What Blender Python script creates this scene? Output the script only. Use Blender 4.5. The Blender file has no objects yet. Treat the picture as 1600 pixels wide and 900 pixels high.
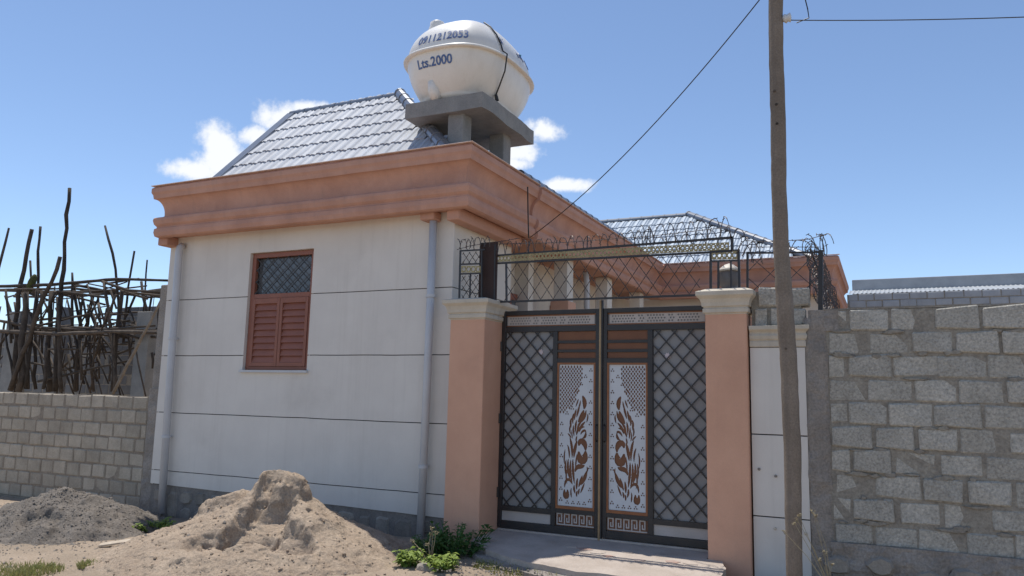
import bpy, bmesh, math, random
import numpy as np
from mathutils import Vector, Matrix, noise
random.seed(7)
SC = bpy.context.scene
COL = SC.collection

# ------------------------------------------------------------------ camera
FPX, YAW, PITCH, ROLL, EYE = 1203.58, math.radians(25.9426), math.radians(8.1585), math.radians(1.3596), 1.6
_f = Vector((-math.sin(YAW)*math.cos(PITCH), math.cos(YAW)*math.cos(PITCH), math.sin(PITCH)))
_r = Vector((math.cos(YAW), math.sin(YAW), 0)); _u = _r.cross(_f)
_R = _r*math.cos(ROLL) + _u*math.sin(ROLL); _U = -_r*math.sin(ROLL) + _u*math.cos(ROLL)
cam = bpy.data.cameras.new('camera'); camo = bpy.data.objects.new('camera', cam); COL.objects.link(camo)
cam.sensor_width = 36; cam.lens = FPX/1600*36; cam.clip_start = 0.05; cam.clip_end = 3000
m = Matrix((_R, _U, -_f)).transposed().to_4x4(); m.translation = (0, 0, EYE); camo.matrix_world = m
SC.camera = camo
SC.render.resolution_x, SC.render.resolution_y = 1024, 576

# ------------------------------------------------------------------ exposure, sky, sun
SC.view_settings.view_transform = 'Standard'; SC.view_settings.look = 'None'
SC.view_settings.exposure = 0.56; SC.view_settings.gamma = 1; SC.view_settings.use_curve_mapping = False
SUNV = Vector((-1.24, 0.80, 4.85)).normalized()          # towards the sun
SUN_STRENGTH, SKY_STRENGTH = 3.0, 0.115
def pxdir(px, py): return (_f + _R*((px-800)/FPX) - _U*((py-450)/FPX)).normalized()
world = bpy.data.worlds.new('World'); SC.world = world; world.use_nodes = True
def build_sky():
    nt = world.node_tree; nt.nodes.clear(); N = nt.nodes.new; L = nt.links.new
    out = N('ShaderNodeOutputWorld'); bg = N('ShaderNodeBackground'); bg.inputs['Strength'].default_value = SKY_STRENGTH
    sky = N('ShaderNodeTexSky'); sky.sky_type = 'NISHITA'; sky.sun_disc = False
    sky.sun_elevation = math.asin(SUNV.z); sky.sun_rotation = math.atan2(SUNV.x, SUNV.y)
    sky.altitude = 1600; sky.air_density = 0.95; sky.dust_density = 0.45; sky.ozone_density = 1.6
    tc = N('ShaderNodeTexCoord'); nrm = N('ShaderNodeVectorMath'); nrm.operation = 'NORMALIZE'; L(tc.outputs['Generated'], nrm.inputs[0])
    blobs = [(308,268,34,14),(338,222,24,24),(350,252,38,24),(440,186,34,18),(495,172,40,10),(400,215,20,16),
             (850,204,28,14),(806,238,30,16),(880,290,38,10),(800,256,26,10),]
    B = []
    for px, py, rx, ry in blobs: B.append((pxdir(px, py), rx*1.3/FPX, ry*1.35/FPX))
    rr = random.Random(3)
    for k in range(16):          # the same scattered fair-weather clouds round the rest of the sky
        az = math.radians(60 + k*16.5 + rr.uniform(-6, 6)); el = math.radians(rr.uniform(9, 30)); w = rr.uniform(.03, .09)
        c = Vector((-math.sin(az+YAW-.6)*math.cos(el), math.cos(az+YAW-.6)*math.cos(el), math.sin(el)))
        if c.dot(_f) < .72: B.append((c, w, w*rr.uniform(.3, .6)))
    acc = None
    def math_n(op, a, b=None, clamp=False):
        n = N('ShaderNodeMath'); n.operation = op; n.use_clamp = clamp
        for i, v in enumerate((a, b)):
            if v is None: continue
            if isinstance(v, (int, float)): n.inputs[i].default_value = v
            else: L(v, n.inputs[i])
        return n.outputs[0]
    for c, rx, ry in B:
        side = Vector((c.y, -c.x, 0)).normalized(); up = side.cross(c)
        def dotn(v, s):
            d = N('ShaderNodeVectorMath'); d.operation = 'DOT_PRODUCT'; L(nrm.outputs[0], d.inputs[0]); d.inputs[1].default_value = v/s
            return d.outputs['Value']
        a = dotn(side, rx); b = dotn(up, ry); f = dotn(c, 1)
        s = math_n('SQRT', math_n('ADD', math_n('MULTIPLY', a, a), math_n('MULTIPLY', b, b)))
        v = math_n('MULTIPLY', math_n('SUBTRACT', 1.0, s), math_n('GREATER_THAN', f, 0.3))
        v = math_n('SUBTRACT', v, math_n('MULTIPLY', math_n('LESS_THAN', f, 0.3), 4.0))
        v = math_n('MAXIMUM', v, -4.0)
        acc = v if acc is None else math_n('MAXIMUM', acc, v)
    nz = N('ShaderNodeTexNoise'); nz.inputs['Scale'].default_value = 34; nz.inputs['Detail'].default_value = 9; nz.inputs['Roughness'].default_value = .62
    off = N('ShaderNodeVectorMath'); off.operation = 'ADD'; L(nrm.outputs[0], off.inputs[0]); off.inputs[1].default_value = CLOUD_OFF; L(off.outputs[0], nz.inputs['Vector'])
    val = math_n('ADD', acc, math_n('MULTIPLY', math_n('SUBTRACT', nz.outputs[0], .5), 1.9))
    mr = N('ShaderNodeMapRange'); mr.interpolation_type = 'SMOOTHSTEP'; L(val, mr.inputs[0]); mr.inputs[1].default_value = -.1; mr.inputs[2].default_value = .6
    mix = N('ShaderNodeMixRGB'); L(mr.outputs[0], mix.inputs[0])
    tint = N('ShaderNodeMixRGB'); tint.blend_type = 'MULTIPLY'; tint.inputs[0].default_value = 1
    L(sky.outputs[0], tint.inputs[1]); tint.inputs[2].default_value = SKY_TINT
    L(tint.outputs[0], mix.inputs[1]); mix.inputs[2].default_value = tuple(c/SKY_STRENGTH for c in (.66, .68, .71)) + (1,)
    L(mix.outputs[0], bg.inputs['Color']); L(bg.outputs[0], out.inputs[0])
SKY_TINT = (1, 1, 1, 1); CLOUD_OFF = (11.2, 4.4, 9.7)
build_sky()
sun = bpy.data.lights.new('sun', 'SUN'); suno = bpy.data.objects.new('sun', sun); COL.objects.link(suno)
sun.energy = SUN_STRENGTH; sun.angle = math.radians(.53); sun.color = (1, .955, .88)
suno.rotation_euler = SUNV.to_track_quat('Z', 'Y').to_euler(); suno.location = (0, 0, 30)

# ------------------------------------------------------------------ pixel -> place
EYEV = Vector((0, 0, EYE))
def ray(px, py): return _f + _R*((px-800)/FPX) - _U*((py-450)/FPX)
def aty(px, py, Y): d = ray(px, py); return d*(Y/d.y) + EYEV
def atx(px, py, X): d = ray(px, py); return d*(X/d.x) + EYEV
def atz(px, py, Z): d = ray(px, py); return d*((Z-EYE)/d.z) + EYEV

# ------------------------------------------------------------------ materials
MATS = {}
def mat(name, c1, c2=None, scale=3.0, rough=.85, grain=.12, gscale=60, bump=.15, bscale=90, rnd=0.0, metallic=0.0, streak=0.0, streakcol=(.1,.08,.06), spec=.35, stain=0.0, staincol=(.12,.10,.08), stscale=2.2, trans=0.0):
    if name in MATS: return MATS[name]
    M = bpy.data.materials.new(name); M.use_nodes = True; nt = M.node_tree; N = nt.nodes.new; L = nt.links.new
    b = nt.nodes['Principled BSDF']; b.inputs['Roughness'].default_value = rough; b.inputs['Metallic'].default_value = metallic
    b.inputs['Specular IOR Level'].default_value = spec
    g = N('ShaderNodeNewGeometry'); pos = g.outputs['Position']
    def nz(s, det=5, ro=.6, vec=None):
        n = N('ShaderNodeTexNoise'); n.inputs['Scale'].default_value = s; n.inputs['Detail'].default_value = det; n.inputs['Roughness'].default_value = ro
        L(vec or pos, n.inputs['Vector']); return n.outputs[0]
    def ramp(v, a, c):
        r = N('ShaderNodeMapRange'); L(v, r.inputs[0]); r.inputs[1].default_value = a; r.inputs[2].default_value = c; return r.outputs[0]
    def mixc(f, a, c, mode='MIX'):
        n = N('ShaderNodeMixRGB'); n.blend_type = mode
        for i, v in ((0, f), (1, a), (2, c)):
            if isinstance(v, tuple): n.inputs[i].default_value = v if len(v) == 4 else v + (1,)
            elif isinstance(v, (int, float)): n.inputs[i].default_value = v
            else: L(v, n.inputs[i])
        return n.outputs[0]
    c2 = c2 or tuple(x*.8 for x in c1)
    col = mixc(ramp(nz(scale), .35, .65), c1, c2)
    if grain:
        gr = ramp(nz(gscale, 3, .7), .25, .75)
        mm = N('ShaderNodeMapRange'); L(gr, mm.inputs[0]); mm.inputs[3].default_value = 1-grain; mm.inputs[4].default_value = 1+grain
        cb = N('ShaderNodeCombineColor')
        for i in range(3): L(mm.outputs[0], cb.inputs[i])
        col = mixc(1.0, col, cb.outputs[0], 'MULTIPLY')
    if stain:
        s = ramp(nz(stscale, 8, .65), .56, .72)
        sm = N('ShaderNodeMath'); sm.operation = 'MULTIPLY'; L(s, sm.inputs[0]); sm.inputs[1].default_value = stain
        col = mixc(sm.outputs[0], col, staincol)
    if streak:
        mp = N('ShaderNodeMapping'); L(pos, mp.inputs[0]); mp.inputs['Scale'].default_value = (9, 9, .45)
        s = ramp(nz(1.0, 6, .65, mp.outputs[0]), .52, .78)
        sm = N('ShaderNodeMath'); sm.operation = 'MULTIPLY'; L(s, sm.inputs[0]); sm.inputs[1].default_value = streak
        col = mixc(sm.outputs[0], col, streakcol)
    if rnd:
        oi = N('ShaderNodeObjectInfo'); mm = N('ShaderNodeMapRange'); L(oi.outputs['Random'], mm.inputs[0])
        mm.inputs[3].default_value = 1-rnd; mm.inputs[4].default_value = 1+rnd
        cb = N('ShaderNodeCombineColor')
        for i in range(3): L(mm.outputs[0], cb.inputs[i])
        col = mixc(1.0, col, cb.outputs[0], 'MULTIPLY')
    L(col, b.inputs['Base Color'])
    if bump:
        bp = N('ShaderNodeBump'); bp.inputs['Strength'].default_value = bump; bp.inputs['Distance'].default_value = .02
        L(nz(bscale, 6, .7), bp.inputs['Height']); L(bp.outputs[0], b.inputs['Normal'])
    if trans:
        tr = N('ShaderNodeBsdfTranslucent'); L(col, tr.inputs['Color']); ms = N('ShaderNodeMixShader'); ms.inputs[0].default_value = trans
        L(b.outputs[0], ms.inputs[1]); L(tr.outputs[0], ms.inputs[2]); L(ms.outputs[0], nt.nodes['Material Output'].inputs[0])
    MATS[name] = M; return M

PANEL = mat('wall_panel_white', (.725,.675,.61), (.66,.61,.55), 1.1, .65, .05, 120, .10, 9, .02, streak=.22, streakcol=(.46,.41,.35), stain=.22, staincol=(.50,.46,.41), stscale=1.6)
SIDEP = mat('side_wall_cream', (.74,.68,.59), (.67,.61,.52), 1.3, .7, .04, 140, .05, 60, streak=.10, streakcol=(.4,.35,.3))
GAP = mat('joint_dark', (.06,.055,.05), None, 8, .95, .2)
PEACH = mat('peach_render', (.585,.325,.235), (.49,.26,.185), 2.2, .8, .07, 90, .12, 45, streak=.28, streakcol=(.30,.20,.17), stain=.12, staincol=(.38,.23,.18))
PEACHP = mat('peach_pillar', (.67,.385,.26), (.60,.335,.225), 1.6, .75, .06, 120, .08, 50, streak=.12, streakcol=(.36,.22,.17), stain=.15, staincol=(.4,.24,.18))
CREAM = mat('cream_capital', (.60,.53,.43), (.52,.46,.37), 4, .8, .08, 80, .15, 50, streak=.3, streakcol=(.25,.21,.17))
CONC = mat('cast_concrete', (.30,.29,.27), (.23,.225,.215), 3.5, .9, .15, 60, .35, 35, stain=.35, staincol=(.15,.145,.14))
BLOCKG = mat('grey_block', (.50,.465,.40), (.41,.38,.325), 5, .95, .42, 45, 1.0, 40, .10, stain=.45, staincol=(.27,.24,.195), stscale=2.2)
MORTG = mat('grey_mortar', (.34,.305,.25), (.26,.23,.19), 7, .95, .3, 40, .8, 40)
BLOCKT = mat('tan_block', (.46,.395,.31), (.375,.32,.25), 5, .95, .22, 60, .6, 55, .16, stain=.3, staincol=(.21,.17,.14), stscale=4)
MORTT = mat('tan_mortar', (.32,.265,.205), (.24,.20,.155), 7, .95, .3, 40, .8, 40)
BLOCKB = mat('bluegrey_block', (.42,.43,.44), (.35,.36,.375), 3, .95, .12, 60, .3, 55, .08)
RENDER = mat('rough_render', (.34,.30,.26), (.25,.22,.19), 4, .95, .3, 45, .9, 25, stain=.4, staincol=(.27,.25,.23))
STONE = mat('basalt_stone', (.36,.315,.26), (.25,.22,.185), 4, .95, .2, 50, .6, 30, .22)
STMORT = mat('stone_mortar', (.27,.24,.21), (.20,.18,.16), 8, .95, .2, 50, .5, 40)
LITEDGE = mat('sunlit_edge_paint', (.74,.56,.48), (.62,.45,.38), 6, .7, .1, 60, .1, 40)  # sun highlight along the cornice edge, put into a pale colour
BROWN = mat('brown_shutter', (.30,.118,.078), (.25,.098,.066), 3, .5, .06, 120, .05, 60, streak=.15, streakcol=(.2,.09,.07))
COPPER = mat('copper_trim', (.30,.13,.06), (.24,.10,.05), 5, .45, .1, 80, .05, 60, metallic=.35)
GBROWN = mat('gate_brown', (.20,.085,.04), (.17,.07,.035), 4, .5, .08, 80, .04, 60)
BLACK = mat('black_steel', (.022,.020,.022), (.035,.028,.026), 6, .42, .2, 80, .08, 60, spec=.5)
WIREM = mat('galvanised_wire', (.10,.095,.10), (.13,.10,.085), 9, .5, .2, 80, .0, 60, metallic=.5)
SHEET = mat('grey_sheet', (.27,.265,.265), (.235,.23,.23), 1.2, .45, .05, 90, .03, 8, spec=.4)
PLATE = mat('white_plate', (.60,.61,.62), (.55,.56,.57), 2, .45, .03, 90, .02, 30)
BAND = mat('pale_band', (.52,.46,.42), (.45,.40,.36), 3, .5, .06, 90, .02, 30)
GOLD = mat('gold_filigree', (.42,.34,.17), (.24,.19,.10), 30, .5, .35, 120, .2, 60, metallic=.35)
DARKBK = mat('dark_brown_board', (.055,.03,.024), None, 5, .7, .2)
GREYPL = mat('perforated_grey', (.40,.38,.37), (.34,.32,.31), 3, .5, .06)
ROOFM = mat('roof_sheet', (.47,.49,.53), (.39,.41,.45), 2.5, .6, .12, 40, .06, 30, .09, metallic=.05, stain=.35, staincol=(.33,.33,.34), stscale=5, spec=.3)
ROOFCAP = mat('roof_cap', (.27,.28,.30), (.22,.23,.25), 2, .33, .06, 60, .03, 30, metallic=.6)
TANKM = mat('tank_white', (.80,.77,.72), (.73,.69,.63), 1.5, .38, .03, 60, .02, 20, stain=.38, staincol=(.48,.40,.31), stscale=2.0, spec=.45, streak=.25, streakcol=(.50,.43,.35))
BLUE = mat('blue_paint', (.05,.11,.28), (.13,.19,.36), 20, .5, .2, 120, 0)
PIPE = mat('grey_pvc', (.56,.56,.57), (.50,.50,.51), 2, .42, .03, 60, .02, 20, streak=.25, streakcol=(.33,.30,.27))
TEAL = mat('teal_pipe', (.02,.20,.22), None, 5, .4, .05)
HOSE = mat('black_hose', (.04,.035,.03), None, 5, .5, .1)
WOOD = mat('weathered_pole', (.26,.21,.165), (.19,.15,.115), 3, .85, .25, 60, .4, 30, stain=.3, staincol=(.33,.28,.21), stscale=6, streak=.5, streakcol=(.13,.105,.085))
BLOCKD = mat('dull_block', (.20,.195,.19), (.15,.148,.145), 3, .95, .15, 60, .3, 55, .12, stain=.3, staincol=(.17,.165,.16))
STICK = mat('eucalyptus_stick', (.10,.078,.060), (.055,.043,.034), 6, .9, .3, 60, .3, 40, .35)
STICKL = mat('pale_stick', (.24,.20,.16), (.17,.14,.11), 6, .9, .3, 60, .3, 40, .2)
SAND = mat('tan_sand', (.435,.34,.25), (.335,.255,.185), 2.5, .95, .34, 48, 1.0, 32, stain=.45, staincol=(.33,.255,.20), stscale=3)
GRAV = mat('grey_gravel', (.225,.195,.165), (.15,.13,.11), 6, .95, .4, 55, 1.0, 50)
EARTH = mat('dry_earth', (.365,.285,.21), (.28,.22,.16), 1.2, .95, .25, 45, .8, 30, stain=.4, staincol=(.24,.20,.15), stscale=2.5)
SLABM = mat('threshold_concrete', (.50,.43,.37), (.40,.335,.28), 2.5, .85, .12, 60, .4, 30, stain=.4, staincol=(.26,.21,.18), stscale=3)
PEBBLE = mat('pebble', (.36,.32,.275), (.26,.22,.185), 8, .9, .2, 60, .4, 40, .3)
LEAFD = mat('leaf_green', (.075,.16,.035), (.05,.115,.03), 12, .6, .15, 60, 0, trans=.25)
LEAFL = mat('leaf_sunlit', (.30,.38,.07), (.21,.30,.055), 12, .6, .15, 60, 0, trans=.3)  # sunlight on the weeds put into a brighter, yellower leaf colour
GRASSM = mat('grass', (.26,.28,.09), (.34,.31,.13), 9, .7, .2, 60, 0, trans=.25)
DRY = mat('dry_stalk', (.42,.36,.23), (.32,.26,.16), 9, .8, .2, 60, 0, trans=.15)
GLASS = mat('window_glass', (.16,.165,.17), (.10,.105,.11), 3, .12, .0, 60, 0, spec=.6)
OLIVE = mat('olive_cloth', (.10,.11,.035), (.07,.075,.03), 12, .9, .2, 60, .3, 30)
LAMPG = mat('lamp_globe', (.20,.18,.17), (.16,.145,.14), 5, .4, .08)
LAMPW = mat('lamp_cap', (.72,.66,.58), None, 5, .5, .05)
CORRUG = mat('white_corrugated', (.52,.54,.55), (.44,.46,.47), 3, .4, .05, 60, .03, 30, metallic=.2)
CERAM = mat('white_ceramic', (.75,.75,.73), None, 4, .2, .03)
TERRA = mat('terracotta_patch', (.42,.26,.20), (.40,.33,.29), 7, .85, .1, 60, .3, 30)

# ------------------------------------------------------------------ builders
def link(o, parent=None):
    COL.objects.link(o)
    if parent is not None:
        o.parent = parent
        o.matrix_parent_inverse = Matrix.Translation(-Vector(parent['_w']))
    return o
def thing(name, label, cat, loc, group=None):
    o = bpy.data.objects.new(name, None); o.location = loc; o['_w'] = list(loc); o.empty_display_size = .1
    link(o); return tag(o, label, cat, group)
def tag(o, label=None, cat=None, group=None, kind=None):
    for k, v in (('label', label), ('category', cat), ('group', group), ('kind', kind)):
        if v: o[k] = v
    return o
class MB:
    def __init__(s): s.v = []; s.f = []
    def add(s, V, Fc):
        n = len(s.v); s.v += [tuple(p) for p in V]; s.f += [tuple(i+n for i in f) for f in Fc]; return s
    def box(s, x0, x1, y0, y1, z0, z1):
        return s.add([(x0,y0,z0),(x1,y0,z0),(x1,y1,z0),(x0,y1,z0),(x0,y0,z1),(x1,y0,z1),(x1,y1,z1),(x0,y1,z1)],
                     [(0,3,2,1),(4,5,6,7),(0,1,5,4),(1,2,6,5),(2,3,7,6),(3,0,4,7)])
    def prism(s, poly, ext):                      # poly: 3D points, ccw seen from -ext
        n = len(poly); e = Vector(ext); P = [Vector(p) for p in poly]
        return s.add(P + [p+e for p in P], [tuple(range(n)), tuple(range(2*n-1, n-1, -1))] + [((i+1)%n, i, n+i, n+(i+1)%n) for i in range(n)])
    def bar(s, a, b, w, t, face=(0,-1,0)):         # flat bar from a to b, width w, thickness t along face
        a = Vector(a); b = Vector(b); d = (b-a).normalized(); fn = Vector(face); sd = d.cross(fn).normalized()*(w/2); th = fn.normalized()*(t/2)
        V = [a-sd+th, a+sd+th, a+sd-th, a-sd-th, b-sd+th, b+sd+th, b+sd-th, b-sd-th]
        return s.add(V, [(0,1,2,3),(7,6,5,4),(1,0,4,5),(2,1,5,6),(3,2,6,7),(0,3,7,4)])
    def tube(s, pts, rad, n=8, cap=True):
        P = [Vector(p) for p in pts]
        if not isinstance(rad, (list, tuple)): rad = [rad]*len(P)
        rings = []; ref = None
        for i, p in enumerate(P):
            t = (P[min(i+1, len(P)-1)] - P[max(i-1, 0)]).normalized()
            if ref is None: ref = t.orthogonal().normalized()
            ref = (ref - t*ref.dot(t)).normalized(); bi = t.cross(ref)
            rings.append([p + (ref*math.cos(2*math.pi*k/n) + bi*math.sin(2*math.pi*k/n))*rad[i] for k in range(n)])
        Fc = []
        for i in range(len(P)-1):
            for k in range(n): Fc.append((i*n+k, i*n+(k+1)%n, (i+1)*n+(k+1)%n, (i+1)*n+k))
        if cap: Fc += [tuple(range(n-1, -1, -1)), tuple((len(P)-1)*n+k for k in range(n))]
        return s.add([p for r in rings for p in r], Fc)
    def mesh(s, name, mat_, smooth=False):
        me = bpy.data.meshes.new(name); me.from_pydata(s.v, [], s.f); me.update(); me.materials.append(mat_)
        if smooth: me.polygons.foreach_set('use_smooth', [True]*len(me.polygons))
        return me
    def build(s, name, mat_, parent=None, smooth=False, bevel=0):
        o = bpy.data.objects.new(name, s.mesh(name, mat_, smooth)); o['_w'] = [0,0,0]
        if bevel:
            b = o.modifiers.new('bevel', 'BEVEL'); b.width = bevel; b.segments = 2; b.limit_method = 'ANGLE'; b.angle_limit = .7
        return link(o, parent)
def place(name, me, loc, parent=None, rot=None, scale=None):
    o = bpy.data.objects.new(name, me); o.location = loc; o['_w'] = list(loc)
    if rot is not None: o.rotation_euler = rot
    if scale is not None: o.scale = scale
    return link(o, parent)
def clip(p, d, x0, x1, z0, z1):
    t0, t1 = -1e9, 1e9
    for q, e, lo, hi in ((p[0], d[0], x0, x1), (p[1], d[1], z0, z1)):
        if abs(e) < 1e-9:
            if q < lo or q > hi: return None
            continue
        a, b = (lo-q)/e, (hi-q)/e
        if a > b: a, b = b, a
        t0 = max(t0, a); t1 = min(t1, b)
    return None if t1 - t0 < .02 else ((p[0]+d[0]*t0, p[1]+d[1]*t0), (p[0]+d[0]*t1, p[1]+d[1]*t1))
def lattice(name, mat_, parent, x0, x1, z0, z1, y, pw, ph, w, t, round_=False, off=0, quad=None):
    """diamond lattice of single bars; quad maps (u,v) in rect to 3D when given"""
    for sgn in (1, -1):
        n = int((x1-x0)/pw + (z1-z0)/ph) + 3
        for k in range(-n, n+1):
            seg = clip((x0 + off + k*pw, z0 if sgn > 0 else z1), (pw, sgn*ph), x0, x1, z0, z1)
            if not seg: continue
            (ax, az), (bx, bz) = seg; yy = y + (0 if sgn > 0 else t)
            a, b = Vector((ax, yy, az)), Vector((bx, yy, bz))
            if quad: a, b = quad(a), quad(b)
            mb = MB()
            if round_:
                L_ = (b-a).length; k_ = max(2, int(L_/.035)); P = [a.lerp(b, i/k_) for i in range(k_+1)]
                mb.tube(P, [w*(1.0 if i % 2 else .62) for i in range(k_+1)], 5)
            else: mb.bar(a, b, w, t)
            mb.build(name, mat_, parent)
def block_meshes(prefix, sx, sy, sz, mat_, n=4, bev=.014, jit=.006, seed=1):
    rr = random.Random(seed); out = []
    for k in range(n):
        bm = bmesh.new(); bmesh.ops.create_cube(bm, size=1)
        for v in bm.verts: v.co = Vector((v.co.x*sx, v.co.y*sy, v.co.z*sz)) + Vector((rr.uniform(-jit,jit), rr.uniform(-jit,jit), rr.uniform(-jit,jit)))
        bmesh.ops.bevel(bm, geom=list(bm.edges), offset=bev, segments=1, affect='EDGES')
        me = bpy.data.meshes.new(prefix); bm.to_mesh(me); bm.free(); me.materials.append(mat_); out.append(me)
    return out
def curve_plate(name, outer, holes, depth, mat_, frame, parent=None):
    """flat plate with real cut-outs: outer and holes are 2D polygons; frame = (origin, xdir, zdir)"""
    cu = bpy.data.curves.new(name, 'CURVE'); cu.dimensions = '2D'; cu.fill_mode = 'BOTH'; cu.extrude = depth/2
    for poly in [outer] + holes:
        sp = cu.splines.new('POLY'); sp.points.add(len(poly)-1); sp.use_cyclic_u = True
        for p, (a, b) in zip(sp.points, poly): p.co = (a, b, 0, 1)
    tmp = bpy.data.objects.new('tmp', cu); COL.objects.link(tmp)
    dg = bpy.context.evaluated_depsgraph_get(); me = bpy.data.meshes.new_from_object(tmp.evaluated_get(dg))
    bpy.data.objects.remove(tmp); bpy.data.curves.remove(cu)
    o_, xd, zd = (Vector(q) for q in frame); nd = xd.cross(zd)
    for v in me.vertices: c = v.co.copy(); v.co = o_ + xd*c.x + zd*c.y + nd*c.z
    me.materials.clear(); me.materials.append(mat_)
    o = bpy.data.objects.new(name, me); o['_w'] = [0,0,0]; return link(o, parent)
def text_mesh(body, size):
    cu = bpy.data.curves.new('lettering', 'FONT'); cu.body = body; cu.size = size; cu.offset = .004; cu.fill_mode = 'FRONT'; cu.resolution_u = 3
    tmp = bpy.data.objects.new('tmp', cu); COL.objects.link(tmp)
    dg = bpy.context.evaluated_depsgraph_get(); me = bpy.data.meshes.new_from_object(tmp.evaluated_get(dg))
    bpy.data.objects.remove(tmp); return me
def fbm(x, y, z=0, o=5, s=1.0):
    return noise.fractal(Vector((x*s, y*s, z)), 1.0, 2.0, o, noise_basis='PERLIN_ORIGINAL')

# ------------------------------------------------------------------ ground
def ground_z(x, y):
    base = -.16
    if x < -5: base -= min(.14, (-5-x)*.03)
    if y < 6.0: base -= min(.12, (6.0-y)*.04)
    return base
def build_ground():
    def axis(lo, hi, a, b, step, far):
        v = list(np.arange(a, b, step)); 
        w = step; c = a
        pre = []
        while c > lo: w *= 1.35; c -= w; pre.append(max(c, lo))
        w = step; c = v[-1]; post = []
        while c < hi: w *= 1.35; c += w; post.append(min(c, hi))
        return pre[::-1] + v + post
    xs = axis(-600, 600, -15, 4, .06, 0); ys = axis(-600, 900, 3.6, 9.4, .06, 0)
    V = []; 
    for y in ys:
        for x in xs:
            near = -16 < x < 5 and 3 < y < 10
            d = .030*fbm(x, y, 0, 5, 1.1) + .012*fbm(x, y, 5, 4, 6) if near else 0
            V.append((x, y, ground_z(x, y) + d))
    nx = len(xs); Fc = [(j*nx+i, j*nx+i+1, (j+1)*nx+i+1, (j+1)*nx+i) for j in range(len(ys)-1) for i in range(nx-1)]
    o = MB().add(V, Fc).build('ground', EARTH, smooth=True); o['kind'] = 'structure'
build_ground()

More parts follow.
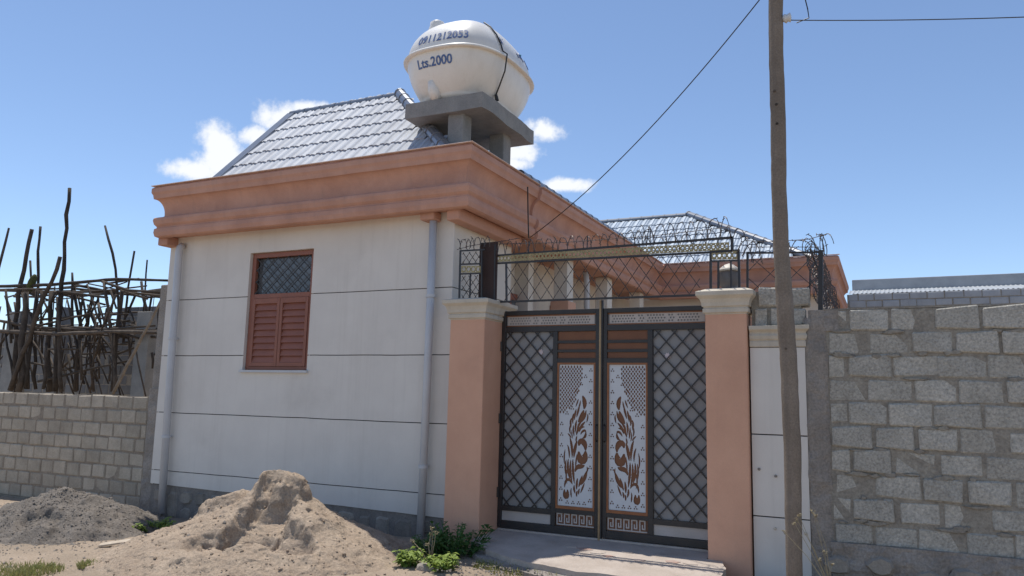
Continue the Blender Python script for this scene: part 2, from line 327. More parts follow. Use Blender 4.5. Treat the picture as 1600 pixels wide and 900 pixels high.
# ------------------------------------------------------------------ gatehouse
YH = 8.6; XL, XR = -10.33, -5.05
house = thing('gatehouse', 'small white panelled house with peach cornice and grey tiled roof under the water tank', 'house', (-7.7, 9.5, -.25))
WX0, WX1, WZ0, WZ1 = -8.60, -7.385, 1.925, 3.685
def build_gatehouse():
    def wavy(p, y0):
        Q = []
        for (ax, az), (bx, bz) in zip(p, p[1:]+p[:1]):
            k = max(1, int(abs(bx-ax)/.12)) if abs(bx-ax) > .3 else 1
            for i in range(k):
                x, z = ax+(bx-ax)*i/k, az+(bz-az)*i/k; inner = 0 < i
                Q.append((x, y0, z + (.0045*fbm(x*1.7, z*.3, 4, 4) if inner else 0)))
        return Q
    # solid core with the window hole, panels stand 25 mm proud of it
    core = MB()
    for (a, b, z0, z1) in ((XL+.02, WX0-.02, -.4, 4.5), (WX1+.02, XR-.02, -.4, 4.5), (WX0-.02, WX1+.02, -.4, WZ0-.02), (WX0-.02, WX1+.02, WZ1+.02, 4.5)):
        core.box(a, b, YH+.025, YH+.22, z0, z1)
    core.build('wall_core', GAP, house)
    Z = [None, .38, 1.26, 2.14, 3.02, 4.25]; g = .006; y0, y1 = YH, YH+.024
    zb = lambda x: .175 + (x-XL)/(XR-XL)*(-.075)
    MB().prism(wavy([(XL,zb(XL)),(XR,zb(XR)),(XR,Z[1]-g),(XL,Z[1]-g)], y0), (0,.024,0)).build('wall_panel', PANEL, house)
    MB().prism(wavy([(XL,Z[1]+g),(XR,Z[1]+g),(XR,Z[2]-g),(XL,Z[2]-g)], y0), (0,.024,0)).build('wall_panel', PANEL, house)
    p = [(XL,Z[2]+g),(XR,Z[2]+g),(XR,Z[3]-g),(WX1,Z[3]-g),(WX1,WZ0),(WX0,WZ0),(WX0,Z[3]-g),(XL,Z[3]-g)]
    MB().prism(wavy(p, y0), (0,.024,0)).build('wall_panel', PANEL, house)
    for a, b in ((XL, WX0), (WX1, XR)): MB().prism(wavy([(a,Z[3]+g),(b,Z[3]+g),(b,Z[4]-g),(a,Z[4]-g)], y0), (0,.024,0)).build('wall_panel', PANEL, house)
    p = [(XL,Z[4]+g),(WX0,Z[4]+g),(WX0,WZ1),(WX1,WZ1),(WX1,Z[4]+g),(XR,Z[4]+g),(XR,Z[5]),(XL,Z[5])]
    MB().prism(wavy(p, y0), (0,.024,0)).build('wall_panel', PANEL, house)
    # side walls
    for i in range(5):
        z0 = .1 if i == 0 else Z[i]+g; z1 = Z[i+1]-g if i < 4 else 4.25
        MB().box(XR-.024, XR, YH+.026, 10.33, z0, z1).build('wall_panel', SIDEP, house)
    MB().box(XR-.20, XR-.026, YH+.23, 10.33, -.4, 4.5).build('wall_core', GAP, house)
    MB().box(XL, XL+.2, YH+.026, 11.6, -.4, 4.25).build('side_wall', SIDEP, house)
    MB().box(XL+.2, XR-.2, 11.4, 11.6, -.4, 4.5).build('back_wall', SIDEP, house)
    # reveal of the window hole
    t = .02
    MB().box(WX0-.02, WX0, YH+.024, YH+.2, WZ0, WZ1).box(WX1, WX1+.02, YH+.024, YH+.2, WZ0, WZ1).box(WX0, WX1, YH+.024, YH+.2, WZ1, WZ1+.02).build('window_reveal', PANEL, house)
    # plinth of rubble stones with cement pointing
    MB().box(XL+.01, XR-.01, YH+.014, YH+.3, -.6, .16).build('plinth', STMORT, house)
    rr = random.Random(11); x = XL+.05
    while x < XR-.2:
        w = rr.uniform(.24, .40); nrow = rr.choice((1, 2, 2)); zt = .13 if x < -8 else .08; zs = -.36; hh = (zt-zs)/nrow
        for r in range(nrow):
            cx, cz = x+w/2, zs+hh*(r+.5); n = rr.choice((6, 7, 8)); P = []
            for k in range(n):
                a = 2*math.pi*k/n + rr.uniform(-.2, .2); sx = (abs(math.cos(a))**.55)*(1 if math.cos(a) > 0 else -1); sz = (abs(math.sin(a))**.55)*(1 if math.sin(a) > 0 else -1)
                P.append((cx + sx*(w/2-.022)*rr.uniform(.88, 1), cz + sz*(hh/2-.02)*rr.uniform(.88, 1)))
            mb = MB(); n = len(P); d = rr.uniform(.012, .03)
            inn = [(cx+(a-cx)*.82, cz+(b-cz)*.82) for a, b in P]
            V = [(a, YH+.016, b) for a, b in P] + [(a, YH+.012-d, b) for a, b in inn]
            mb.add(V, [tuple(range(n, 2*n))] + [(i, (i+1)%n, n+(i+1)%n, n+i) for i in range(n)]).build('stone', STONE, house)
        x += w
    # cornice: moulded profile swept round three sides (o = inset from the outermost edge)
    def rnd_prof():
        P = [(.42, 4.80), (.035, 4.80), (.0, 4.765), (.0, 4.70), (.02, 4.66), (.03, 4.60)]
        for k in range(1, 9): a = k/8*math.pi/2; P.append((.03+.125*math.sin(a), 4.60-.235*(1-math.cos(a))))
        P += [(.155, 4.34), (.13, 4.315), (.06, 4.300), (.045, 4.285), (.04, 4.25), (.055, 4.19), (.085, 4.155), (.085, 4.135), (.06, 4.12), (.055, 4.06), (.07, 4.00), (.10, 3.985), (.17, 3.985), (.17, 4.03), (.43, 4.03)]
        return P
    prof = rnd_prof()
    XA, XB, YC = -10.40, -4.60, 8.2
    def sweep(path, name, par, mt=PEACH):
        V = []; nP = len(prof)
        for fn in path:
            for o_, z in prof: V.append(fn(o_, z))
        Fc = [(s*nP+i, (s+1)*nP+i, (s+1)*nP+i+1, s*nP+i+1) for s in range(len(path)-1) for i in range(nP-1)]
        Fc += [tuple(range(nP-1, -1, -1)), tuple((len(path)-1)*nP+i for i in range(nP))]
        return MB().add(V, Fc).build(name, mt, par)
    wob = lambda t, z: .006*fbm(t*1.3, z*3, 2, 3)
    path = [lambda o_, z: (XA+o_, 11.6, z), lambda o_, z: (XA+o_, YC+o_, z)]
    for k in range(1, 16): path.append(lambda o_, z, x=XA+(XB-XA)*k/16: (x, YC+o_+wob(x, z), z+wob(x+9, 0)))
    path += [lambda o_, z: (XB-o_, YC+o_, z), lambda o_, z: (XB-o_, 10.36, z)]
    sweep(path, 'cornice', house)
    # thin added strip, its pale colour paints the sunlit cornice top edge
    MB().box(XA-.012, XB+.012, YC-.012, YC+.05, 4.803, 4.815).build('sunlit_edge_strip', LITEDGE, house, bevel=.005)
    MB().box(XB-.05, XB+.012, YC+.052, 10.36, 4.803, 4.815).build('sunlit_edge_strip', LITEDGE, house, bevel=.005)
    # lower corner beams under the soffit, bracket above the drainpipe
    MB().box(-4.86, XR+.002, YH-.22, 10.3, 3.86, 4.028).build('corner_beam', PEACH, house, bevel=.02)
    MB().box(XL-.05, XL+.16, YH-.22, 9.6, 3.88, 4.028).build('corner_beam', PEACH, house, bevel=.02)
    MB().box(-5.47, -5.25, YH-.20, YH-.002, 3.90, 4.028).build('bracket', PEACH, house, bevel=.02)
    MB().box(XL+.2, XR-.2, YH+.2, 11.4, 4.40, 4.5).build('roof_slab', CONC, house)
    return sweep, prof
sweep, PROF = build_gatehouse()
def build_window():
    fr = MB(); y0, y1 = YH+.05, YH+.11; x0, x1, z0, z1 = WX0+.004, WX1-.004, WZ0+.004, WZ1-.004; zm = 2.99
    fr.box(x0, x0+.07, y0, y1, z0, z1).box(x1-.07, x1, y0, y1, z0, z1).box(x0+.07, x1-.07, y0, y1, z1-.07, z1).box(x0+.07, x1-.07, y0, y1, z0, z0+.05).box(x0+.07, x1-.07, y0, y1, zm, zm+.07)
    w = fr.build('window', BROWN, house, bevel=.004)
    MB().box(WX0-.03, WX1+.03, YH-.045, YH-.001, WZ0-.035, WZ0-.001).build('sill', PIPE, w)
    MB().box(x0+.071, x1-.071, y1+.02, y1+.026, zm+.071, z1-.071).build('pane', GLASS, w)
    lattice('grille_bar', BLACK, w, x0+.075, x1-.075, zm+.072, z1-.075, y0+.015, .20, .175, .014, .008)
    for sx in (0, 1):
        a = x0+.072 if sx == 0 else (x0+x1)/2+.004; b = (x0+x1)/2-.004 if sx == 0 else x1-.072
        sh = MB().box(a, a+.05, y0-.012, y1-.02, z0+.052, zm-.002).box(b-.05, b, y0-.012, y1-.02, z0+.052, zm-.002).box(a+.05, b-.05, y0-.012, y1-.02, zm-.08, zm-.002).box(a+.05, b-.05, y0-.012, y1-.02, z0+.052, z0+.11).build('shutter', BROWN, house if False else w, bevel=.003)
        n = 9; zz0, zz1 = z0+.112, zm-.082
        for k in range(n):
            h = (zz1-zz0)/n; c = zz0+h*k
            MB().add([(a+.051,y0-.006,c),(b-.051,y0-.006,c),(b-.051,y0+.030,c+h*1.12),(a+.051,y0+.030,c+h*1.12),(a+.051,y0+.006,c-.004),(b-.051,y0+.006,c-.004),(b-.051,y0+.042,c+h*1.1),(a+.051,y0+.042,c+h*1.1)],
                     [(0,1,2,3),(7,6,5,4),(0,4,5,1),(1,5,6,2),(2,6,7,3),(3,7,4,0)]).build('slat', BROWN, w)
build_window()
def drainpipe(pts, r, br, top=None):
    o = MB().tube(pts, r, 14).build('drainpipe', PIPE, house, smooth=True)
    for z in br:
        for a, b in zip(pts, pts[1:]):
            a, b = Vector(a), Vector(b)
            if min(a.z, b.z) <= z <= max(a.z, b.z):
                p = a.lerp(b, (z-a.z)/(b.z-a.z)); MB().tube([p-Vector((0,0,.02)), p+Vector((0,0,.02))], r*1.22, 14).box(p.x-.012, p.x+.012, p.y, YH-.001, p.z-.012, p.z+.012).build('pipe_clip', PIPE, o)
    return o
pl = [aty(280, 392, 8.5), aty(266, 580, 8.5), aty(252, 802, 8.5)]
drainpipe([pl[0]+Vector((0,.06,.10)), pl[0]+Vector((0,.01,.05)), pl[0], pl[1], pl[2]], .055, (.9, 2.4))
pr = [aty(677.5, 340, 8.5), aty(668, 580, 8.5), aty(656.5, 842, 8.5)]
drainpipe([pr[0], pr[1], pr[2]], .052, (.72, 2.9))

# ------------------------------------------------------------------ tiled sheet roofs
def tile_mesh(pw, ln, mat_):
    """one wave of pressed roof sheet: u across, v up the slope, w out of it; lower edge stepped"""
    n = 7; V = []; Fc = []
    prof = [(-.5, .0), (-.40, .003), (-.30, .024), (0, .030), (.12, .012), (.30, .022), (.5, .0)]
    for (v, lift) in ((0, .026), (ln*1.04, .006)):
        for u, w in prof: V.append((u*pw, v - (.012 if v == 0 and w > .01 else 0), w + lift))
    for u, w in prof: V.append((u*pw, .004, w*.5 - .004))
    for i in range(n-1): Fc += [(i, i+1, n+i+1, n+i), (2*n+i, 2*n+i+1, i+1, i)]
    return MB().add(V, Fc).mesh('roof_tile', mat_)
def tiled_plane(parent, A, U, Vd, width, height, pw, ln, inside, mat_, mb_cache={}):
    """A = origin at eave, U across, Vd upslope (unit)"""
    key = (pw, ln, mat_.name)
    if key not in mb_cache: mb_cache[key] = tile_mesh(pw, ln, mat_)
    me = mb_cache[key]; W_ = U.cross(Vd); n = 0
    rot = Matrix((U, Vd, W_)).transposed().to_euler()
    for j in range(int(height/ln)+1):
        for i in range(int(width/pw)+1):
            u, v = (i+.5)*pw, j*ln
            if inside(u, v + ln/2): place('roof_tile', me, A + U*u + Vd*v, parent, rot); n += 1
    return n
def ridge_cap(parent, a, b, r, up=(0,0,1), name='ridge_cap', seg=.32):
    a, b = Vector(a), Vector(b); L_ = (b-a).length; n = max(1, int(L_/seg)); d = (b-a)/n
    for k in range(n):
        p = a + d*k; MB().tube([p, p+d*.93, p+d*.93, p+d*1.05], [r*1.02, r*.98, r*1.10, r*1.10], 12).build(name, ROOFCAP, parent, smooth=False)
def build_house_roof():
    zr, yr, ye, ze, xl, xh, xe = 6.68, 10.45, 8.5, 4.67, -9.70, -7.30, -5.02
    base = MB().add([(xl,ye,ze-.02),(xe,ye,ze-.02),(xh,yr,zr-.02),(xl,yr,zr-.02),(xl,12.4,ze-.02),(xe,12.4,ze-.02)], [(0,1,2,3),(1,5,2),(3,2,5,4),(0,3,4)])
    rf = base.build('roof', ROOFCAP, house)
    Vd = Vector((0, yr-ye, zr-ze)); sl = Vd.length; Vd.normalize(); U = Vector((1,0,0))
    hipx = lambda v: xe + (xh-xe)*(v/sl)
    tiled_plane(rf, Vector((xl+.02, ye, ze)), U, Vd, xe-xl, sl, .200, .42, lambda u, v: xl+u+.02 < hipx(v)-.02 and v < sl+.1, ROOFM)
    # hip end facing the gate yard
    U2 = Vector((0,1,0)); Vd2 = Vector((xh-xe, 0, zr-ze)); s2 = Vd2.length; Vd2.normalize()
    tiled_plane(rf, Vector((xe, ye, ze)), U2, Vd2, 12.4-ye, s2, .200, .42, lambda u, v: (yr-ye)*(v/s2)+.05 < u < (12.4-ye)-(12.4-yr)*(v/s2)-.05, ROOFM)
    ridge_cap(rf, (xl, yr, zr+.01), (xh, yr, zr+.01), .062)
    ridge_cap(rf, (xe, ye, ze+.03), (xh, yr, zr+.03), .095)
    # flat verge strip on the gable
    n_ = U.cross(Vd)
    MB().prism([Vector((xl-.06,ye,ze))+n_*.05, Vector((xl+.13,ye,ze))+n_*.055, Vector((xl+.13,yr,zr))+n_*.055, Vector((xl-.06,yr,zr))+n_*.05], -n_*.03).build('verge_strip', ROOFCAP, rf)
build_house_roof()

# ------------------------------------------------------------------ tank stand and tank
stand = thing('tank_stand', 'rough concrete platform on stubby posts carrying the white water tank', 'platform', (-5.47, 9.75, 4.5))
def build_stand():
    x0, x1, y0, y1, z0, z1 = -6.12, -4.85, 8.9, 10.62, 5.56, 5.78
    bm = bmesh.new(); bmesh.ops.create_grid(bm, x_segments=14, y_segments=18, size=.5)
    for v in bm.verts: v.co = Vector((x0+(v.co.x+.5)*(x1-x0), y0+(v.co.y+.5)*(y1-y0), z1))
    r = bmesh.ops.extrude_face_region(bm, geom=list(bm.faces))
    for v in [g for g in r['geom'] if isinstance(g, bmesh.types.BMVert)]: v.co.z = z0
    bmesh.ops.recalc_face_normals(bm, faces=bm.faces)
    for v in bm.verts:
        edge = min(v.co.x-x0, x1-v.co.x, v.co.y-y0, y1-v.co.y) < .01
        k = .018*fbm(v.co.x*2.2, v.co.y*2.2, v.co.z*3, 4)
        if edge: v.co += Vector((k, k, k*.8))
        elif v.co.z < z0+.01: v.co.z += k*1.2 + .0
    me = bpy.data.meshes.new('platform_slab'); bm.to_mesh(me); bm.free(); me.materials.append(CONC)
    o = bpy.data.objects.new('platform_slab', me); o['_w'] = [0,0,0]; link(o, stand)
    for (a, b) in ((-5.44, 8.98), (-5.30, 9.98), (-6.0, 10.1)):
        MB().box(a, a+.25, b, b+.25, 4.5, z0+.01).build('post', CONC, stand, bevel=.015)
build_stand()
tank = thing('water_tank', 'white water tank with blue lettering lying on the concrete platform above the roof', 'water tank', (-5.52, 9.78, 5.78))
TCX, TCY, THX, THY, TZ0, TZR, TZT = -5.52, 9.74, .79, 1.04, 5.785, 6.45, 7.17
def tank_pt(th, h, off=0.0):
    """h in -1..0 hull below the rim, 0..1 dome above"""
    if h < 0:
        t = -h; s = 1 - .34*t**1.9 if t < .86 else (1-.34*.86**1.9) - (t-.86)*1.9*(.34)*1.7
        z = TZR + (TZ0-TZR)*t
        if t > .86: z = TZR + (TZ0-TZR)*(.86 + .14*math.sin((t-.86)/.14*math.pi/2)); s = (1-.34*.86**1.9) - .16*(1-math.cos((t-.86)/.14*math.pi/2))
    else: s = max(0, 1-h**1.95)**(1/1.95); z = TZR + (TZT-TZR)*h
    e = 2/2.75; c, n = math.cos(th), math.sin(th)
    x = math.copysign(abs(c)**e, c)*THX*(s) ; y = math.copysign(abs(n)**e, n)*THY*(s**.92 if s > 0 else 0)
    p = Vector((TCX+x, TCY+y, z))
    if off:
        q = Vector((x/THX**2, y/THY**2, (h*.9 if h > 0 else h*.35)/.7)); p += q.normalized()*off
    return p
def build_tank():
    n = 72
    def shell(hs, name, cap):
        V = [tank_pt(2*math.pi*k/n, h) for h in hs for k in range(n)]
        Fc = [(j*n+k, j*n+(k+1)%n, (j+1)*n+(k+1)%n, (j+1)*n+k) for j in range(len(hs)-1) for k in range(n)]
        Fc.append(tuple((len(hs)-1)*n+k for k in range(n)) if cap > 0 else tuple(range(n-1, -1, -1)))
        return MB().add(V, Fc).build(name, TANKM, tank, smooth=True)
    shell([-1+.02*i for i in range(8)] + [-.84+.07*i for i in range(12)] + [-.001], 'lower_hull', -1)
    shell([.001] + [math.sin(i/22*math.pi/2)*.9995 for i in range(1, 22)] + [.9995], 'upper_dome', 1)
    V = []; m_ = 5
    for k in range(n):
        p = tank_pt(2*math.pi*k/n, 0); d = Vector((p.x-TCX, p.y-TCY, 0)).normalized()
        for a, z in ((-.02, .034), (.035, .016), (.062, -.012), (.058, -.030), (-.02, -.026)): V.append(p + d*a + Vector((0,0,z)))
    Fc = [(k*m_+i, ((k+1)%n)*m_+i, ((k+1)%n)*m_+i+1, k*m_+i+1) for k in range(n) for i in range(m_-1)]
    MB().add(V, Fc).build('rim', TANKM, tank, smooth=True)
    c = Vector((-5.86, 9.28, 0)); 
    MB().tube([c+Vector((0,.03,6.86)), c+Vector((0,0,7.02)), c+Vector((0,-.01,7.11)), c+Vector((0,-.015,7.155)), c+Vector((0,-.015,7.18))], [.22, .15, .11, .105, .06], 20).build('filler_neck', TANKM, tank, smooth=True)
    # moulded boss on the front of the lower hull
    b0 = tank_pt(math.radians(-97), -.60); b1 = tank_pt(math.radians(-97), -.93)
    MB().tube([b0+Vector((0,.03,0)), (b0+b1)/2+Vector((0,.0,0)), b1+Vector((0,-.02,0))], [.05, .085, .09], 12).build('boss', TANKM, tank, smooth=True)
    # lettering follows the surface
    def letter(body, size, thc, h0, dome, name='lettering', squeeze=1.0, shift=0.0):
        me = text_mesh(body, size); xs = [v.co.x for v in me.vertices]; cx = (min(xs)+max(xs))/2
        # arc-length table along theta at this height
        ths = [math.radians(-200 + .5*i) for i in range(481)]; pts = [tank_pt(t, h0) for t in ths]; S = [0]
        for a, b in zip(pts, pts[1:]): S.append(S[-1] + (b-a).length)
        s0 = np.interp(thc, ths, S) + shift
        org = [v.co.x for v in me.vertices]
        for v in me.vertices:
            th = float(np.interp(s0 + (v.co.x-cx)*squeeze, S, ths)); h = h0 + v.co.y/(TZT-TZR if dome else TZR-TZ0)
            v.co = tank_pt(th, h, .006)
        # one object for each character: islands that overlap across the line belong together
        cl = []
        for f in me.polygons:
            a, b = min(org[i] for i in f.vertices), max(org[i] for i in f.vertices); hit = [c for c in cl if c[0] < b-.001 and c[1] > a+.001]
            new = [min([a]+[c[0] for c in hit]), max([b]+[c[1] for c in hit]), [f.index]]
            for c in hit: new[2] += c[2]; cl.remove(c)
            cl.append(new)
        for c in cl:
            ids = sorted({i for q in c[2] for i in me.polygons[q].vertices}); mp = {q: k for k, q in enumerate(ids)}
            MB().add([me.vertices[i].co for i in ids], [tuple(mp[i] for i in me.polygons[q].vertices) for q in c[2]]).build('letter', BLUE, tank)
    letter('0911212053', .185, math.radians(-90), .15, True, squeeze=.88, shift=.08)
    letter('Lts.2000', .175, math.radians(-90), -.36, False, squeeze=.95, shift=-.03)
    # worn, unreadable blue paint marks on the long side
    rr = random.Random(5)
    for th0 in (-22, 2, 20):
        for k in range(3):
            th = math.radians(th0 + k*3.2); P = [tank_pt(th + rr.uniform(-.02,.02), .28+.05*i + rr.uniform(-.01,.01), .004) for i in range(4)]
            MB().tube(P, .008, 5).build('paint_mark', BLUE, tank)
    P = [tank_pt(math.radians(a), h, .02) for a, h in ((-32,.80),(-28,.62),(-24,.42),(-21,.22),(-19,.08))]; e = tank_pt(math.radians(-18), 0, .09)
    P += [e, e+Vector((-.03,0,-.25)), tank_pt(math.radians(-17), -.62, .03), tank_pt(math.radians(-17), -.78, .02)]
    MB().tube(P, .011, 7).build('overflow_hose', HOSE, tank, smooth=True)
    MB().tube([P[-1], P[-1]+Vector((.02,0,-.09))], [.022, .03], 8).build('hose_end', HOSE, tank)
build_tank()
tp = MB().tube([aty(813, 86, 11.05), aty(807, 120, 11.05), aty(781, 215, 10.9), aty(778.5, 262, 10.9)], .018, 8).build('riser_pipe', TEAL, smooth=True)
tag(tp, 'thin teal water pipe rising behind the tank platform', 'pipe')

# ------------------------------------------------------------------ main house round the yard
main = thing('main_house', 'long peach corniced house with blue grey tiled roof behind the gate', 'house', (-4.5, 14.5, -.2))
def build_main():
    xo = -4.56; yf = 17.4; xr = -.80
    path = [lambda o_, z: (xo-o_, 10.33, z), lambda o_, z: (xo-o_, yf+o_, z), lambda o_, z: (xr-o_, yf+o_, z), lambda o_, z: (xr-o_, 22, z)]
    sweep([lambda o_, z, f=f: f(o_, z-.10 if False else z-.03) for f in path], 'cornice', main)
    zt = 4.77-.02
    MB().box(xo-.05, xo+.012, 10.38, yf-.015, 4.776, 4.788).build('sunlit_edge_strip', LITEDGE, main, bevel=.005)  # pale strips paint the sunlit top edge here too
    MB().box(xo+.0, xr+.012, yf-.012, yf+.05, 4.776, 4.788).build('sunlit_edge_strip', LITEDGE, main, bevel=.005)
    # walls
    MB().box(-5.75, -5.5, 10.34, 22, -.4, 4.0).build('wall', SIDEP, main)
    MB().box(-5.5, -1.1, yf+.45, yf+.65, -.4, 4.0).build('wall', SIDEP, main)
    MB().box(-1.3, -1.1, yf+.65, 22, -.4, 4.0).build('wall', SIDEP, main)
    # porch soffit, pillars, brown doors and shutters, pipes
    MB().box(-5.5, -4.72, 10.4, yf+.1, 3.99, 4.03).build('soffit', PEACH, main)
    for y in (12.0, 14.1, 16.3):
        MB().box(-5.05, -4.80, y, y+.28, -.3, 3.985).build('pillar', SIDEP, main, bevel=.01)
        MB().box(-5.09, -4.76, y-.04, y+.32, 2.9, 3.25).build('pillar_band', PEACHP, main, bevel=.01)
    for y0 in (11.1, 12.9, 15.0):
        w = MB().box(-5.498, -5.44, y0, y0+.08, .9, 3.3).box(-5.498, -5.44, y0+.75, y0+.83, .9, 3.3).box(-5.498, -5.44, y0+.08, y0+.75, 3.2, 3.3).box(-5.498, -5.44, y0+.08, y0+.75, .9, 1.0).build('window', BROWN, main)
        MB().box(-5.49, -5.47, y0+.081, y0+.749, 1.001, 3.199).build('pane', GLASS, w)
    MB().tube([(-4.93, 13.3, -.2), (-4.93, 13.3, 3.75), (-4.93, 13.22, 3.95)], .055, 10).build('drainpipe', PIPE, main, smooth=True)
    for x0 in (-4.3, -2.6):
        w = MB().box(x0, x0+1.1, yf+.40, yf+.448, 1.0, 2.9).build('window', BROWN, main)
        MB().box(x0+.07, x0+.5, yf+.38, yf+.398, 1.1, 2.8).build('pane', GLASS, w); MB().box(x0+.6, x0+1.03, yf+.38, yf+.398, 1.1, 2.8).build('pane', GLASS, w)
    # back roof
    zr, yr, ye, ze = 6.62, 20.4, 17.75, 4.62; xe = -1.05; xh = -4.66; xl = -9.5
    rf = MB().add([(xl,ye,ze-.02),(xe,ye,ze-.02),(xh,yr,zr-.02),(xl,yr,zr-.02),(xe,23.05,ze-.02),(xl,23.05,ze-.02)], [(0,1,2,3),(1,4,2),(3,2,4,5)]).build('roof', ROOFCAP, main)
    Vd = Vector((0, yr-ye, zr-ze)); sl = Vd.length; Vd.normalize()
    x0 = -7.6
    tiled_plane(rf, Vector((x0, ye, ze)), Vector((1,0,0)), Vd, xe-x0, sl, .215, .40, lambda u, v: x0+u < xe+(xh-xe)*(v/sl)-.03 and v < sl+.05, ROOFB)
    Vd2 = Vector((xh-xe, 0, zr-ze)); s2 = Vd2.length; Vd2.normalize()
    ridge_cap(rf, (x0, yr, zr+.01), (xh, yr, zr+.01), .07); ridge_cap(rf, (xe, ye, ze+.03), (xh, yr, zr+.03), .09)
    # low roof over the wing, its hip end just showing over the cornice
    p0 = atx(812, 273, -5.15); p1 = Vector((-5.15, 17.2, p0.z))
    w = MB().add([(-9.5,p0.y,4.62),(-5.15,p0.y,p0.z-.03),(-5.15,17.2,p0.z-.03),(-9.5,17.2,4.62),(-7.4,p0.y,5.3),(-7.4,17.2,5.3)], [(1,2,5,4),(0,1,4),(0,4,5,3)]).build('wing_roof', ROOFCAP, main)
    ridge_cap(w, p0, p1, .085, name='eave_cap')
ROOFB = mat('roof_sheet_blue', (.36,.42,.49), (.29,.345,.41), 2, .5, .08, 50, .06, 30, .08, metallic=.08, spec=.3)
build_main()
cab = MB().tube([atx(824.5, 292, -4.53), atx(825, 330, -4.53), atx(826, 372, -4.53)], .010, 6).build('service_cable', HOSE)
tag(cab, 'dark cable running down the peach cornice where the overhead wire lands', 'cable')

# ------------------------------------------------------------------ gate pillars
def pillar(label, x0, x1, yf, yb, ztop):
    t = thing('gate_pillar', label, 'pillar', ((x0+x1)/2, (yf+yb)/2, -.2), 'peach gate pillars')
    MB().box(x0, x1, yf, yb, -.45, 2.56).build('shaft', PEACHP, t, bevel=.012)
    prof = [(0, 2.552), (.0, 2.565), (.022, 2.572), (.022, 2.615), (.012, 2.622), (.012, 2.632), (.03, 2.64), (.035, 2.68), (.05, 2.72), (.085, 2.755), (.085, 2.80), (-.02, ztop)]
    V = []
    for o_, z in prof: V += [(x0-o_, yf-o_, z), (x1+o_, yf-o_, z), (x1+o_, yb+o_, z), (x0-o_, yb+o_, z)]
    Fc = [(j*4+k, j*4+(k+1)%4, (j+1)*4+(k+1)%4, (j+1)*4+k) for j in range(len(prof)-1) for k in range(4)] + [tuple((len(prof)-1)*4+k for k in range(4)), (3,2,1,0)]
    MB().add(V, Fc).build('capital', CREAM, t, bevel=.004)
    return t
PLX0, PLX1, PLY = -4.885, -4.40, 8.30
PRX0, PRX1, PRY = -1.755, -1.315, 8.43
pillar('peach gate pillar with cream capital against the white panelled house', PLX0, PLX1, PLY, 8.98, 2.825)
pillar('peach gate pillar with cream capital beside the narrow white wall', PRX0, PRX1, PRY, 9.0, 2.84)

# ------------------------------------------------------------------ gate leaves
YG = 8.80; GX0, GX1 = -4.395, -1.76; GXM = -3.06; GZ0, GZ1 = .03, 2.70
def stroke(pts, w, n=9, tail=.15):
    """tapered leaf-shaped polygon round a smooth centre line"""
    P = [Vector((a, b)) for a, b in pts]
    def at(t):
        if len(P) == 2: return P[0].lerp(P[1], t)
        if len(P) == 3: return P[0]*(1-t)**2 + P[1]*2*t*(1-t) + P[2]*t*t
        return P[0]*(1-t)**3 + P[1]*3*t*(1-t)**2 + P[2]*3*t*t*(1-t) + P[3]*t**3
    L_, R_ = [], []
    for i in range(n+1):
        t = i/n; c = at(t); d = (at(min(1, t+.02)) - at(max(0, t-.02))).normalized(); nn = Vector((-d.y, d.x))
        ww = w/2*(max(0, math.sin(math.pi*min(1, max(0, t*.94+.03))))**.7)
        L_.append(c+nn*ww); R_.append(c-nn*ww)
    poly = L_ + R_[::-1]; return [(p.x, p.y) for p in poly]
def fret_plate(name, w, h, holes, mat_, frame, parent, cell=.0032):
    nx, nz = int(w/cell), int(h/cell); cx, cz = w/nx, h/nz; G = np.ones((nz, nx), bool)
    for poly in holes:
        P = np.array(poly); x0, x1 = P[:,0].min(), P[:,0].max(); z0, z1 = P[:,1].min(), P[:,1].max()
        i0, i1 = max(0, int(x0/cx)), min(nx, int(x1/cx)+1); j0, j1 = max(0, int(z0/cz)), min(nz, int(z1/cz)+1)
        if i1 <= i0 or j1 <= j0: continue
        X, Z = np.meshgrid((np.arange(i0, i1)+.5)*cx, (np.arange(j0, j1)+.5)*cz); wn = np.zeros(X.shape, int)
        for (ax, az), (bx, bz) in zip(poly, poly[1:]+poly[:1]):
            cr = (bx-ax)*(Z-az) - (X-ax)*(bz-az); wn += ((az <= Z) & (bz > Z) & (cr > 0)).astype(int) - ((az > Z) & (bz <= Z) & (cr < 0)).astype(int)
        G[j0:j1, i0:i1] &= (wn == 0)
    o_, xd, zd = (Vector(q) for q in frame); mb = MB()
    for j in range(nz):
        i = 0
        while i < nx:
            if G[j, i]:
                k = i
                while k < nx and G[j, k]: k += 1
                mb.add([o_+xd*(i*cx)+zd*(j*cz), o_+xd*(k*cx)+zd*(j*cz), o_+xd*(k*cx)+zd*((j+1)*cz), o_+xd*(i*cx)+zd*((j+1)*cz)], [(0,1,2,3)]); i = k
            else: i += 1
    return mb.build(name, mat_, parent)
